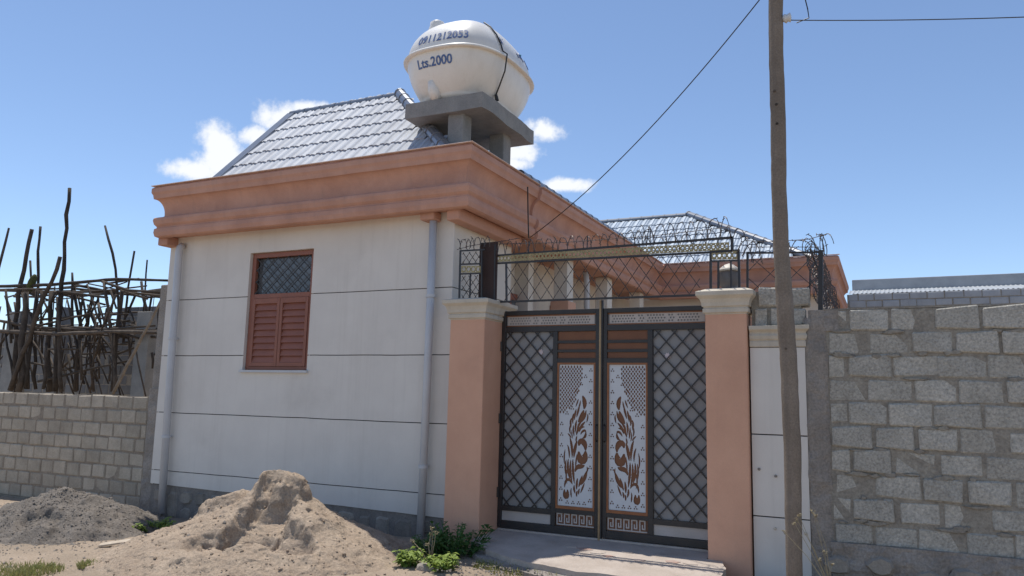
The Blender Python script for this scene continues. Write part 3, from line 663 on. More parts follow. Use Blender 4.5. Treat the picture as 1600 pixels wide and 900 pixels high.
def ornament(W_, H_, mirror):
    """cut-outs of the decorative white panel; drawn for the leaf whose outer edge is +x; (u,v from top)"""
    cu = lambda x, y: ((x-248)/160*W_, H_ - (y-70)/710*H_)
    holes = []
    S = lambda pts, w: holes.append(stroke([cu(*p) for p in pts], 1.15*w*W_/160))
    # plume
    S([(299,228),(283,262),(292,296)], 17); S([(293,300),(299,335),(318,362)], 17); S([(282,300),(285,335),(304,362)], 10)
    S([(312,275),(318,305),(326,338)], 8); S([(327,296),(334,322),(336,352)], 8); S([(338,318),(346,342),(342,372)], 8); S([(349,342),(356,362),(350,392)], 8)
    S([(300,352),(318,372),(322,405)], 9); S([(285,358),(306,378),(313,412)], 10); S([(325,352),(331,378),(330,414)], 8)
    S([(288,384),(322,386),(325,428)], 11); S([(284,412),(280,396),(300,400),(306,424)], 9); S([(340,378),(340,402),(336,434)], 7); S([(282,408),(282,438),(297,441)], 10)
    S([(318,245),(322,262),(330,285)], 6); S([(308,252),(310,275),(318,296)], 6); S([(352,372),(360,398),(352,425)], 6); S([(346,400),(348,425),(342,446)], 5); S([(275,318),(272,340),(280,362)], 6)
    S([(322,430),(328,446),(326,462)], 6); S([(348,444),(356,428),(366,420)], 6); S([(376,500),(384,540),(378,575)], 6); S([(322,520),(326,560),(328,590)], 6); S([(362,590),(376,630),(366,672)], 6)
    S([(286,660),(296,690),(304,712)], 7); S([(346,690),(350,715),(344,738)], 6); S([(276,580),(270,596),(278,612)], 6)
    # scroll
    S([(283,502),(280,452),(313,442),(314,480)], 24); S([(283,504),(280,556),(312,574),(314,508)], 32)
    S([(322,455),(333,492),(336,540)], 12); S([(356,440),(342,480),(344,540)], 10); S([(366,478),(356,500),(357,545)], 7)
    S([(287,574),(300,590),(322,568),(330,610)], 18); S([(340,548),(342,600),(332,668)], 10); S([(350,552),(356,610),(342,664)], 9); S([(361,548),(368,600),(352,648)], 10)
    S([(371,552),(379,592),(368,640)], 8); S([(276,600),(284,640),(303,672)], 14); S([(296,625),(303,652),(313,684)], 10); S([(318,640),(322,668),(322,696)], 9)
    S([(332,674),(336,694),(328,716)], 8); S([(341,672),(352,640),(376,640),(377,690)], 11); S([(363,700),(360,742),(377,750),(378,700)], 20); S([(308,690),(314,704),(312,720)], 7); S([(318,702),(324,716),(320,732)], 7)
    # trefoils down the edges, along the foot and across the arch
    def tre(x, y, r=4.2):
        for k, (dx, dy) in enumerate(((0,-6),(-5,4),(5,4))):
            holes.append([( (lambda q: q)(cu(x+dx+r*.8*math.cos(a), y+dy+r*math.sin(a)))) for a in [i*math.pi/3 for i in range(6)]])
    for y in range(98, 760, 54): tre(262, y); 
    for y in range(372, 760, 54): tre(394, y)
    for x in (287, 312, 338, 364): tre(x, 762)
    for x, y in ((286,130),(306,168),(328,204),(350,288 if False else 246),(346,292),(370,318)): tre(x, y)
    # diamond grid in the outer top corner, bounded by an arc
    j = 0; y = 82
    while y < 330:
        x = 296 + (7 if j % 2 else 0)
        while x < 402:
            if (x-292) > 0 and ((405-x)/112)**2 + ((y-70)/255)**2 < .94: holes.append([cu(x, y-8.5), cu(x+4.4, y), cu(x, y+8.5), cu(x-4.4, y)])
            x += 14
        y += 11; j += 1
    if mirror: holes = [[(W_-a, b) for a, b in h][::-1] for h in holes]
    return holes
def gate_leaf(label, x0, x1, hinge_right):
    t = thing('gate_leaf', label, 'gate', ((x0+x1)/2, YG, 0.0), 'double gate leaves')
    f = lambda u: (x0 + u) if hinge_right else (x1 - u)            # u measured from the meeting edge
    W_ = x1-x0
    def bx(mb, u0, u1, y0, y1, z0, z1): a, b = sorted((f(u0), f(u1))); return mb.box(a, b, y0, y1, z0, z1)
    fr = MB(); y0, y1 = YG-.03, YG+.03; uc = .575
    bx(fr, 0, .05, y0, y1, GZ0, GZ1); bx(fr, W_-.05, W_, y0, y1, GZ0, GZ1); bx(fr, .05, W_-.05, y0, y1, GZ1-.055, GZ1); bx(fr, .05, W_-.05, y0, y1, GZ0, GZ0+.085)
    bx(fr, .05, W_-.05, y0, y1, 2.43, 2.50); bx(fr, uc-.03, uc+.03, y0, y1, GZ0+.085, 2.43)
    fr.build('frame', BLACK, t, bevel=.004)
    for ua, ub, za, zb_ in ((.05, uc-.03, 2.05, 2.10), (.05, uc-.03, .265, .315), (uc+.03, W_-.05, .235, .295), (.05, uc-.03, 2.174, 2.206), (.05, uc-.03, 2.284, 2.316)):
        m2 = MB(); bx(m2, ua, ub, y0+.004, y1, za, zb_); m2.build('cross_rail', BLACK, t)
    for z0_, z1_ in ((2.102,2.172),(2.208,2.282),(2.318,2.428)): m = MB(); bx(m, .052, uc-.032, YG-.008, YG+.012, z0_, z1_); m.build('slat', GBROWN, t)
    m = MB(); bx(m, uc+.032, W_-.052, YG+.008, YG+.016, .297, 2.428); m.build('back_sheet', SHEET, t)
    m = MB(); bx(m, uc+.032, W_-.052, YG-.006, YG+.016, .118, .232); m.build('kick_strip', BAND, t)
    a, b = sorted((f(uc+.032), f(W_-.052)))
    lattice('lattice_bar', BLACK, t, a, b, .297, 2.428, YG-.022, .188, .206, .0145, .009, off=.03)
    # pale rosette in one lattice cell, hinges and pull handle
    er = aty(1043, 556, YG) if hinge_right else aty(845, 550, YG); n = 16
    P = [(er.x+(.042 if k % 2 else .026)*math.cos(2*math.pi*k/n), YG-.004, er.z+(.042 if k % 2 else .026)*math.sin(2*math.pi*k/n)) for k in range(n)]
    MB().prism(P, (0,.006,0)).build('rosette', mat('pale_rosette', (.62,.52,.52), None, 6, .5, .1), t)
    for z in (.45, 1.35, 2.25): MB().tube([(f(W_-.006), YG-.045, z-.06), (f(W_-.006), YG-.045, z+.06)], .014, 10).build('hinge', BLACK, t)
    hu = f(.025); MB().tube([(hu, YG-.03, 1.12), (hu, YG-.075, 1.14), (hu, YG-.075, 1.30), (hu, YG-.03, 1.32)], .008, 8).build('handle', BLACK, t, smooth=True)
    # perforated band under the top rail
    a, b = sorted((f(.052), f(W_-.052))); w, h = b-a, 2.643-2.502
    m = MB().box(a, b, YG+.006, YG+.012, 2.502, 2.643); m.build('band_backing', SHEET, t)
    holes = []; nx = int((w-.10)/.036)
    for i in range(nx):
        if (i*7 % 23) in (8, 9, 10, 11): continue
        for j in range(3):
            cx, cz = .06 + i*.036 + (.018 if j % 2 else 0), .038 + j*.033
            holes.append([(cx+.0115*math.cos(q), cz+.0115*math.sin(q)) for q in [k*math.pi/3 for k in range(6)]])
    curve_plate('perforated_band', [(.02,.015),(w-.02,.015),(w-.02,h-.015),(.02,h-.015)], holes, .003, BAND, ((a, YG-.004, 2.502), (1,0,0), (0,0,1)), t)
    m = MB().box(a, b, YG-.008, YG+.005, 2.502, 2.516).box(a, b, YG-.008, YG+.005, 2.629, 2.643); m.build('band_trim', COPPER, t)
    # decorative panel with its copper frame
    a, b = sorted((f(.052), f(uc-.032))); z0_, z1_ = .317, 2.048; q = .022
    m = MB().box(a, a+q, YG-.026, YG+.01, z0_, z1_).box(b-q, b, YG-.026, YG+.01, z0_, z1_).box(a+q, b-q, YG-.026, YG+.01, z0_, z0_+q+.012).box(a+q, b-q, YG-.026, YG+.01, z1_-q, z1_); m.build('panel_frame', COPPER, t)
    m = MB().box(a+q, b-q, YG+.002, YG+.008, z0_+q, z1_-q); m.build('panel_backing', GBROWN, t)
    w, h = b-a-2*q-.002, z1_-z0_-2*q-.014
    fret_plate('fretwork_panel', w, h, ornament(w, h, not hinge_right), PLATE, ((a+q+.001, YG-.010, z0_+q+.013), (1,0,0), (0,0,1)), t)
    # greek key strip
    m = MB().box(a, b, YG+.002, YG+.008, GZ0+.087, .263); m.build('key_backing', GBROWN, t)
    kz0 = GZ0+.097; kh = .135; n = 5; kw = (b-a-.02)/n; key = MB(); s = .014
    for k in range(n):
        X = a+.01+k*kw; B_ = lambda u0, u1, v0, v1: key.box(X+u0, X+u1, YG-.006, YG+.001, kz0+v0, kz0+v1)
        B_(0, kw, 0, s); B_(0, s, s, kh); B_(s, kw-.022, kh-s, kh); B_(kw-.022-s, kw-.022, .032, kh-s); B_(.030, kw-.022-s, .032, .032+s); B_(.030, .030+s, .032+s, .085)
    key.build('key_pattern', BAND, t)
    return t
gate_leaf('black lattice gate leaf with white fretwork panel, hinged on the pillar at the house', GX0, GXM-.022, False)
gate_leaf('black lattice gate leaf with white fretwork hinged on pillar by narrow white wall', GXM+.022, GX1, True)
gp = thing('gate_post', 'slim gold and black post where the two gate leaves meet', 'post', (GXM, YG-.03, -.05))
MB().box(GXM-.021, GXM+.004, YG-.055, YG-.012, -.06, 2.80).build('gold_strip', mat('gold_strip_m', (.34,.24,.14), (.27,.18,.10), 4, .4, .08, 60, .03, 40, metallic=.4), gp, bevel=.004)
MB().box(GXM+.0045, GXM+.0215, YG-.048, YG-.012, -.05, 2.80).build('black_strip', BLACK, gp)
MB().box(GXM-.05, GXM+.05, YG-.085, YG-.02, -.075, -.02).build('foot', BLACK, gp, bevel=.01)

# ------------------------------------------------------------------ grille over the gate, cages and razor wire
YF = 8.55
def coil(A, B, r, pitch, name, parent, wr=.0045, sag=.0, seed=0):
    rr = random.Random(seed); A, B = Vector(A), Vector(B); d = B-A; L_ = d.length; d.normalize(); s = d.cross(Vector((0,0,1))).normalized(); u = s.cross(d)
    n = int(L_/pitch*14); P = []; rj = 1; px = 0
    for i in range(n+1):
        a = 2*math.pi*i/14
        if i % 14 == 0: rj = rr.uniform(.8, 1.12); px = rr.uniform(-.02, .02)
        P.append(A + d*(L_*i/n + .035*math.sin(a) + px) + s*(r*.55*math.sin(a)*rj) + u*(r*rj*math.cos(a)))
    mb = MB().tube(P, wr, 4)
    for i in range(0, n, 3):       # barbs
        p = P[i]; v = Vector((rr.uniform(-1,1), rr.uniform(-.5,.5), rr.uniform(-1,1))).normalized()*.020; mb.bar(p-v, p+v, .007, .003)
    return mb.build(name, WIREM, parent)
def strand(pts, name, parent, r=.004, barb=True, seed=0, m_=None):
    mb = MB().tube(pts, r, 5); rr = random.Random(seed)
    if barb:
        for a, b in zip(pts, pts[1:]):
            a, b = Vector(a), Vector(b); k = int((b-a).length/.085)
            for i in range(k):
                p = a.lerp(b, (i+.5)/k); v = Vector((rr.uniform(-1,1), rr.uniform(-.4,.4), rr.uniform(-1,1))).normalized()*.018; mb.bar(p-v, p+v, .008, .004)
    return mb.build(name, m_ or WIREM, parent)
def filigree(name, parent, P00, P10, P01, n, y):
    """gold band with round and lens-shaped holes between two bars"""
    P00, P10, P01 = Vector(P00), Vector(P10), Vector(P01); xd = P10-P00; L_ = xd.length; xd.normalize(); H_ = (P01-P00).length; zd = Vector((0,0,1))
    holes = []
    for i in range(n):
        cx = (i+.5)*L_/n; r = min(L_/n*.36, H_*.32)
        holes.append([(cx+r*math.cos(q)*.9, H_/2+r*math.sin(q)) for q in [k*math.pi/4 for k in range(8)]])
        if i:
            cx = i*L_/n
            for zz in (.18, .82): holes.append([(cx+r*.42*math.cos(q), H_*zz+r*.38*math.sin(q)) for q in [k*math.pi/3 for k in range(6)]])
    return curve_plate(name, [(0,0),(L_,0),(L_,H_),(0,H_)], holes, .004, GOLD, (P00, xd, zd), parent)
def build_grille():
    g = thing('overhead_grille', 'black diamond grille with gold filigree band and razor wire spanning above the gate', 'grille', (-2.9, YF, 2.8))
    A, B = aty(757, 401, YF), aty(1144, 371, YF); A2, B2 = aty(757, 412.5, YF), aty(1144, 392.5, YF); C, D = aty(774, 472, YF), aty(1094, 461, YF)
    fr = MB().bar(A, B, .022, .03).bar(A2, B2, .022, .03).bar(C, D, .022, .03); fr.bar(aty(791, 410, YF), aty(791.5, 472, YF), .02, .024); fr.bar(B+Vector((0,0,.01)), B2, .03, .03)
    fr.build('frame', BLACK, g)
    # band in straight pieces between the slightly converging bars
    filigree('gold_band', g, A2+Vector((.03,-.012,.016)), B2+Vector((-.03,-.012,.016)), A2+Vector((.03,-.012,.016+.085)), 62, YF)
    x0, x1 = C.x+.13, D.x; zb = C.z+.01; 
    lattice('lattice_rod', BLACK, g, x0, x1, zb, A2.z-.02, YF-.01, .165, .235, .0055, .011, True)
    coil(A.lerp(B, .01)+Vector((0,0,.085)), A.lerp(B, .70)+Vector((0,0,.085)), .085, .105, 'razor_wire', g, seed=1)
    coil(A.lerp(B, .66)+Vector((0,0,.10)), B+Vector((0,0,.12)), .115, .12, 'razor_wire', g, seed=2)
    coil(A.lerp(B, .62)+Vector((0,.18,.02)), B+Vector((.1,.2,.05)), .10, .15, 'razor_wire', g, seed=6)
    strand([A+Vector((0,0,.16)), A.lerp(B,.35)+Vector((0,0,.10)), A.lerp(B,.7)+Vector((0,0,.09)), B+Vector((0,0,.12))], 'barbed_strand', g, seed=3)
    # short uprights that carry the wire
    for k in (.2, .45, .7): MB().bar(A.lerp(B,k), A.lerp(B,k)+Vector((0,.01,.16)), .012, .006).build('wire_holder', BLACK, g)
    # cage on the pillar by the house
    c = thing('pillar_cage', 'small black cage with gold plaque and brown board on the pillar by the house', 'cage', (-4.65, YF-.05, 2.82))
    Yc = 8.42; p = lambda x, y: aty(x, y, Yc)
    fr = MB().bar(p(719.5,391), p(717.5,470), .02, .02).bar(p(753,391), p(753,470), .02, .02).bar(p(719,392), p(758,390), .018, .018).bar(p(720,413), p(753,412), .018, .018).bar(p(720,428), p(753,427), .018, .018).bar(p(735,428), p(734,470), .016, .016)
    fr.build('frame', BLACK, c)
    a, b = p(719.5,470), p(753,392)
    lattice('lattice_rod', BLACK, c, a.x, b.x, a.z+.01, p(735,430).z, Yc+.012, .09, .12, .005, .010, True)
    lattice('lattice_rod', BLACK, c, a.x, b.x, p(735,411).z, b.z, Yc+.012, .09, .12, .005, .010, True)
    o = p(721.5,426); filigree('gold_plaque', c, o+Vector((0,-.012,0)), p(751.5,426)+Vector((0,-.012,0)), o+Vector((0,-.012,.085)), 4, Yc)
    q0, q1 = aty(751, 380, 8.52), aty(775, 470, 8.52)
    MB().box(q0.x, q1.x, 8.50, 8.54, q1.z, q0.z).build('back_board', DARKBK, c)
    fr = MB().bar(aty(774,382,8.5), aty(772.5,470,8.5), .018, .018); fr.build('side_post', BLACK, c)
    coil(p(716,382), p(765,378), .07, .07, 'razor_wire', c, seed=9)
    strand([p(714,390), p(735,384), aty(790,376,8.6), aty(812,372,8.6)], 'barbed_strand', c, seed=4)
    # cage on the other pillar, with lamp inside
    c = thing('pillar_cage', 'small black cage with gold plaque round the lamp beside the utility pole', 'cage', (-1.55, 8.7, 2.84))
    Yc = 8.55; p = lambda x, y: aty(x, y, Yc)
    fr = MB().bar(p(1110.5,393), p(1110.5,458), .026, .022).bar(p(1154,392), p(1155.5,457), .026, .022).bar(p(1109,393), p(1156,391), .02, .02).bar(p(1110,408), p(1155,407), .018, .018).bar(p(1122.5,408), p(1122.5,457), .022, .02).bar(p(1142,408), p(1142.5,457), .018, .02)
    fr.build('frame', BLACK, c)
    o = p(1112.5,406); filigree('gold_plaque', c, o+Vector((0,-.012,0)), p(1152.5,405.5)+Vector((0,-.012,0)), o+Vector((0,-.012,.095)), 5, Yc)
    coil(p(1150,380), p(1180,392), .10, .09, 'razor_wire', c, seed=12)
    l = thing('gate_lamp', 'round grey lamp with pale cap on the pillar by the narrow white wall', 'lamp', (-1.54, 8.75, 2.84))
    cx = aty(1139.5, 440, 8.72).x; cy = 8.72; n = 20
    MB().tube([(cx,cy,2.835),(cx,cy,2.86),(cx,cy,2.87),(cx,cy,2.91),(cx,cy,2.98),(cx,cy,3.04),(cx,cy,3.07)], [.10,.10,.075,.105,.115,.108,.10], n).build('globe', LAMPG, l, smooth=True)
    MB().tube([(cx,cy,3.065),(cx,cy,3.085),(cx,cy,3.11),(cx,cy,3.14),(cx,cy,3.155)], [.125,.12,.09,.05,.01], n).build('cap', LAMPW, l, smooth=True)
    # grille beside, above the rough blocks
    c = thing('side_grille', 'black wire grille with razor wire standing above the rough blocks behind the utility pole', 'grille', (-.95, 8.7, 2.85))
    Yc = 8.62; p = lambda x, y: aty(x, y, Yc)
    fr = MB().bar(p(1168,394), p(1168,456), .024, .022).bar(p(1168,395.5), p(1284,394), .018, .02).bar(p(1282.5,391), p(1282,486), .045, .04).bar(p(1266,420), p(1265,470), .016, .016)
    fr.build('frame', BLACK, c)
    a, b = p(1168,456), p(1282,396)
    lattice('lattice_rod', BLACK, c, a.x, b.x, a.z, b.z, Yc+.01, .27, .27, .0055, .011, True, off=.05)
    coil(p(1165,398), p(1196,390), .13, .10, 'razor_wire', c, seed=21); coil(p(1225,385), p(1262,384), .07, .16, 'razor_wire', c, seed=22)
    coil(p(1276,384), p(1298,380), .11, .06, 'razor_wire', c, seed=23)
    strand([p(1168,376), p(1200,378), p(1262,374), p(1292,366)], 'barbed_strand', c, seed=5); strand([p(1170,386), p(1282,386)], 'barbed_strand', c, seed=6)
    # razor mesh that folds back along the yard side
    k0, k1 = p(1290, 388), aty(1300, 478, 9.9)
    c2 = thing('razor_mesh', 'bundle of razor mesh running back from the grille corner into the yard', 'razor mesh', (-.75, 9.2, 2.6))
    for i in range(4): coil(Vector((-.70+.03*i, 8.66, 3.30-.16*i)), Vector((-.66+.06*i, 10.6, 3.22-.22*i)), .12, .13, 'razor_wire', c2, seed=30+i)
    MB().bar(Vector((-.68, 8.70, 3.26)), Vector((-.66, 10.6, 3.10)), .02, .02, (1,0,0)).bar(Vector((-.66, 10.6, 2.3)), Vector((-.66, 10.6, 3.12)), .03, .03).build('rail', BLACK, c2)
build_grille()

# ------------------------------------------------------------------ narrow white wall with rough blocks on top
nw = thing('white_wall', 'narrow white panelled wall with moulded cap between the pillar and the grey block wall', 'wall', (-1.02, 8.6, -.2))
def build_narrow():
    x0, x1, y = -1.31, -.748, 8.50; Z = [-.5, aty(1172,676,y).z, 2.195]; Z = [-.5, .46, 1.29, 2.20]
    MB().box(x0+.01, x1-.005, y+.026, y+.22, -.5, 2.42).build('wall_core', GAP, nw)
    for a, b in zip(Z, Z[1:]): MB().box(x0+.012, x1, y, y+.024, a+.006, b-.006).build('wall_panel', PANEL, nw, bevel=.002)
    prof = [(.0, 2.20), (.012, 2.205), (.012, 2.26), (.004, 2.268), (.02, 2.285), (.028, 2.32), (.015, 2.345), (.02, 2.36), (.05, 2.385), (.05, 2.425), (-.02, 2.43)]
    V = []
    for o_, z in prof: V += [(x0+.01, y-o_, z), (x1+o_, y-o_, z), (x1+o_, y+.22, z), (x0+.01, y+.22, z)]
    Fc = [(j*4+k, j*4+(k+1)%4, (j+1)*4+(k+1)%4, (j+1)*4+k) for j in range(len(prof)-1) for k in range(4)] + [tuple((len(prof)-1)*4+k for k in range(4)), (3,2,1,0)]
    MB().add(V, Fc).build('capital', CREAM, nw, bevel=.003)
    for px, py in ((1186,733),(1212,744),(1211,826),(1259,834)):
        q = aty(px, py, y); MB().tube([(q.x,y+.002,q.z),(q.x,y-.02,q.z+.004)], [.016,.012], 8).build('anchor_stub', RENDER if py < 800 else CREAM, nw)
    # two courses of rough blocks bedded in mortar
    bl = block_meshes('block', .40, .18, .20, BLOCKG, 3, .018, .014, 5)
    MB().box(x0+.03, x1-.03, y+.05, y+.20, 2.428, 2.80).build('mortar', MORTG, nw)
    for i, (px0, py0, px1, py1) in enumerate(((1184,448,1221,480),(1226,448,1264,478),(1180,482,1198,510),(1204,481,1228,510),(1232,481,1258,508))):
        a, b = aty(px0, py1, y+.02), aty(px1, py0, y+.02)
        place('block', bl[i % 3], ((a.x+b.x)/2, y+.11, (a.z+b.z)/2), nw, (0, random.uniform(-.02,.02), 0), ((b.x-a.x)/.40, 1, (b.z-a.z)/.20))
build_narrow()

# ------------------------------------------------------------------ block walls
def block_wall(t, x0, x1, yf, zbase, ncourse, pw, ph, mats, depth, jw=.022, seed=1, rough=.006, first=None, zlast=None, xshift=None, slope=0):
    rr = random.Random(seed); me = block_meshes('block', pw-jw, depth, ph-jw, mats[0], 6, .013, rough, seed)
    MB().box(x0-.03, x1, yf+.009, yf+depth-.02, zbase-.3, zbase+ncourse*ph-.012).build('mortar', mats[1], t)
    for j in range(ncourse):
        z = zbase + (j+.5)*ph; x = x0 - (pw*.5 if j % 2 else 0) + rr.uniform(-.03, .03) + (xshift[j % len(xshift)] if xshift else 0)
        while x < x1-.03:
            a, b = max(x, x0), min(x+pw*rr.uniform(.94, 1.06), x1); nx = b
            if b-a > .09:
                sc = (b-a-jw*rr.uniform(.35, 2.1))/(pw-jw)
                place('block', me[rr.randrange(6)], ((a+b)/2, yf+depth/2+rr.uniform(-.007,.007), z+rr.uniform(-.005,.005)), t, (rr.uniform(-.012,.012), rr.uniform(-.009,.009), rr.uniform(-.012,.012)), (sc, 1, rr.uniform(.95, 1.04)))
            x = nx
rw = thing('block_wall', 'tall grey concrete block wall with mortar joints right of the white wall', 'wall', (.6, 8.6, -.2))
rw['label'] = 'tall grey concrete block wall with wide mortar joints behind the utility pole'
YR = 8.5
block_wall(rw, -.535, 3.3, YR, 2.584-.233*10, 10, .388, .233, (BLOCKG, MORTG), .2, seed=4, jw=.026, rough=.016)
def rough_strip(name, x0, x1, y0, z0, z1, mt, parent, amp=.02, seed=0, dy=.16):
    nx, nz = max(3, int((x1-x0)/.03)), int((z1-z0)/.03); V = []
    for j in range(nz+1):
        for i in range(nx+1):
            x, z = x0+(x1-x0)*i/nx, z0+(z1-z0)*j/nz; e = i in (0, nx)
            V.append((x + (amp*.9*fbm(z*7, seed, 1, 3) if e else 0), y0 + amp*fbm(x*5, z*5, seed, 4) + (.02 if e else 0), z))
    Fc = [(j*(nx+1)+i, j*(nx+1)+i+1, (j+1)*(nx+1)+i+1, (j+1)*(nx+1)+i) for j in range(nz) for i in range(nx)]
    n = len(V)
    B = [(x0,y0+dy,z0),(x1,y0+dy,z0),(x1,y0+dy,z1),(x0,y0+dy,z1)]; V += B
    top = [nz*(nx+1)+i for i in range(nx+1)]; Fc.append(tuple(top) + (n+2, n+3)); 
    L_ = [j*(nx+1) for j in range(nz+1)]; R_ = [j*(nx+1)+nx for j in range(nz+1)]
    Fc.append(tuple(L_[::-1]) + (n, n+3)[0:2]); Fc.append(tuple(R_) + (n+2, n+1))
    return MB().add(V, Fc).build(name, mt, parent)
MB().box(-.56, 3.3, YR+.006, YR+.19, 2.576, 2.590).build('mortar_skim', MORTG, rw)
rough_strip('render_strip', -.746, -.535, YR-.012, -.5, 2.50, RENDER, rw, .02, 3)
rough_strip('render_patch', -.71, -.40, YR+.0, 2.36, 2.58, RENDER, rw, .02, 5, .14)
rough_strip('footing', -.56, 3.3, YR-.05, -.6, .28, RENDER, rw, .045, 8)
rr = random.Random(57)
for i in range(64):
    j = rr.randrange(10); z = 2.584-.233*j + rr.uniform(-.02,.02); x = rr.uniform(-.45, 1.9); w, h = rr.uniform(.03,.14), rr.uniform(.012,.032); n = 9
    P = [(x+w*math.cos(2*math.pi*k/n)*rr.uniform(.6,1.2), z+h*math.sin(2*math.pi*k/n)*rr.uniform(.5,1.4)) for k in range(n)]
    if max(b for a_, b in P) > 2.57: continue
    V = [(a_, YR+.012, b) for a_, b in P] + [(x+(a_-x)*.7, YR-.012, z+(b-z)*.7) for a_, b in P] + [(x, YR-.014, z)]
    MB().add(V, [(n+k, n+(k+1)%n, 2*n) for k in range(n)] + [(k, (k+1)%n, n+(k+1)%n, n+k) for k in range(n)]).build('mortar_smear', MORTG, rw)
rr = random.Random(31)
for i in range(9):
    x = -.45 + i*.36 + rr.uniform(-.05,.05); n = 8; w, h = rr.uniform(.13,.17), rr.uniform(.08,.12); zc = rr.uniform(-.02, .10)
    P = [(x+w*math.cos(2*math.pi*k/n)*rr.uniform(.85,1.1), zc+h*math.sin(2*math.pi*k/n)*rr.uniform(.85,1.1)) for k in range(n)]
    V = [(a, YR-.04, b) for a, b in P] + [(x+(a-x)*.75, YR-.095, zc+(b-zc)*.75) for a, b in P]
    MB().add(V, [tuple(range(n, 2*n))] + [(k, (k+1)%n, n+(k+1)%n, n+k) for k in range(n)]).build('stone', STONE, rw)

lw = thing('block_wall', 'low tan concrete block wall enclosing the building site beside the white house', 'wall', (-12.5, 8.8, -.3))
YL = 8.68
block_wall(lw, -15.9, -10.62, YL, 1.50-.224*8, 8, .335, .224, (BLOCKT, MORTT), .18, seed=9, jw=.020, rough=.006)
rough_strip('render_strip', -10.61, -10.34, YL-.03, -.5, 1.62, RENDER, lw, .02, 14)
MB().box(-10.60, -10.36, YL+.01, YL+.3, 1.6, 3.3).build('render_pier', RENDER, lw, bevel=.02)
MB().box(-15.9, -10.6, YL-.03, YL+.2, -.7, -.28).build('footing', MORTT, lw)

fw_ = thing('far_block_wall', 'blue grey block wall seen over the top of the grey wall', 'wall', (2, 23, -.2))
block_wall(fw_, -.86, 7.4, 23.0, 4.665-.19*4, 4, .42, .19, (BLOCKB, MORTG), .2, seed=6, jw=.014, rough=.003)
MB().box(-.86, 7.4, 23.02, 23.18, -.3, 3.7).build('wall_base', BLOCKB, fw_)
nb = thing('neighbour_shed', 'grey concrete parapet with pale corrugated roof behind the far block wall', 'building', (3.5, 24.4, -.2))
a = aty(1331, 437, 24.5)
MB().box(a.x, 9.0, 24.5, 24.75, -.2, 5.29).build('parapet', BLOCKB, nb, bevel=.02)
V = []; n = 260
for i in range(n+1):
    x = a.x-.05 + i*(8.8-a.x)/n; w = .013*math.cos(i*math.pi/1.5)
    V += [(x, 23.22, 4.70+w), (x, 24.49, 4.97+w)]
MB().add(V, [(2*i, 2*i+2, 2*i+3, 2*i+1) for i in range(n)]).build('corrugated_roof', CORRUG, nb)
MB().box(a.x, 8.7, 23.3, 23.45, -.2, 4.66).build('shed_wall', BLOCKB, nb)

# ------------------------------------------------------------------ building site: back wall, columns, stick scaffold
bw = thing('site_back_wall', 'grey block wall behind the tangle of scaffold sticks', 'wall', (-17, 14, -.3))
block_wall(bw, -24.5, -13.6, 14.0, 4.05-.26*11, 8, .46, .26, (BLOCKD, MORTG), .2, seed=12, jw=.02)
block_wall(bw, -18.6, -13.6, 14.02, 4.05-.26*3, 2, .46, .26, (BLOCKD, MORTG), .2, seed=13, jw=.02)
for px0, px1, pt, Y in ((4, 24, 487, 11.2), (208, 229, 487, 11.0), (80, 90, 480, 12.8)):
    a, b = aty(px0, 560, Y), aty(px1, 560, Y); zt = aty((px0+px1)/2, pt, Y).z
    c = thing('concrete_column', {4: 'grey concrete column standing among scaffold sticks far from the house', 208: 'grey concrete column among scaffold sticks close to the white house', 80: 'slim grey concrete column in the middle of the stick scaffold'}[px0], 'column', ((a.x+b.x)/2, Y, -.3), 'concrete columns on the building site')
    MB().box(a.x, b.x, Y, Y+.3, -.5, zt).build('shaft', CONC, c, bevel=.012)
    for dx in (.2, .8):
        x = a.x+(b.x-a.x)*dx; MB().tube([(x, Y+.1, zt-.02), (x+.02, Y+.1, zt+.35)], .008, 5).build('rebar', STICK, c)
sf = thing('stick_scaffold', 'tangled scaffold of thin dark wooden poles on the building site by the house', 'scaffold', (-13.5, 11, -.3))
def stick(pts, Y, r, mt=STICK, seed=0):
    """pts in crop pixels (x/2.5, 280+y/2.5)"""
    rr = random.Random(seed); Ys = Y if isinstance(Y, (list, tuple)) else [Y]*len(pts)
    W_ = [aty(x/2.5, 280+y/2.5, yy) for (x, y), yy in zip(pts, Ys)]; P = []
    for a, b in zip(W_, W_[1:]):
        k = max(2, int((b-a).length/.3))
        for i in range(k): P.append(a.lerp(b, i/k) + Vector((rr.uniform(-1,1), rr.uniform(-1,1), 0))*r*.55)
    P.append(W_[-1]); n = len(P)
    MB().tube(P, [r*(1.08-.3*i/n)*rr.uniform(.9,1.12) for i in range(n)], 7).build('pole', mt, sf, smooth=True)
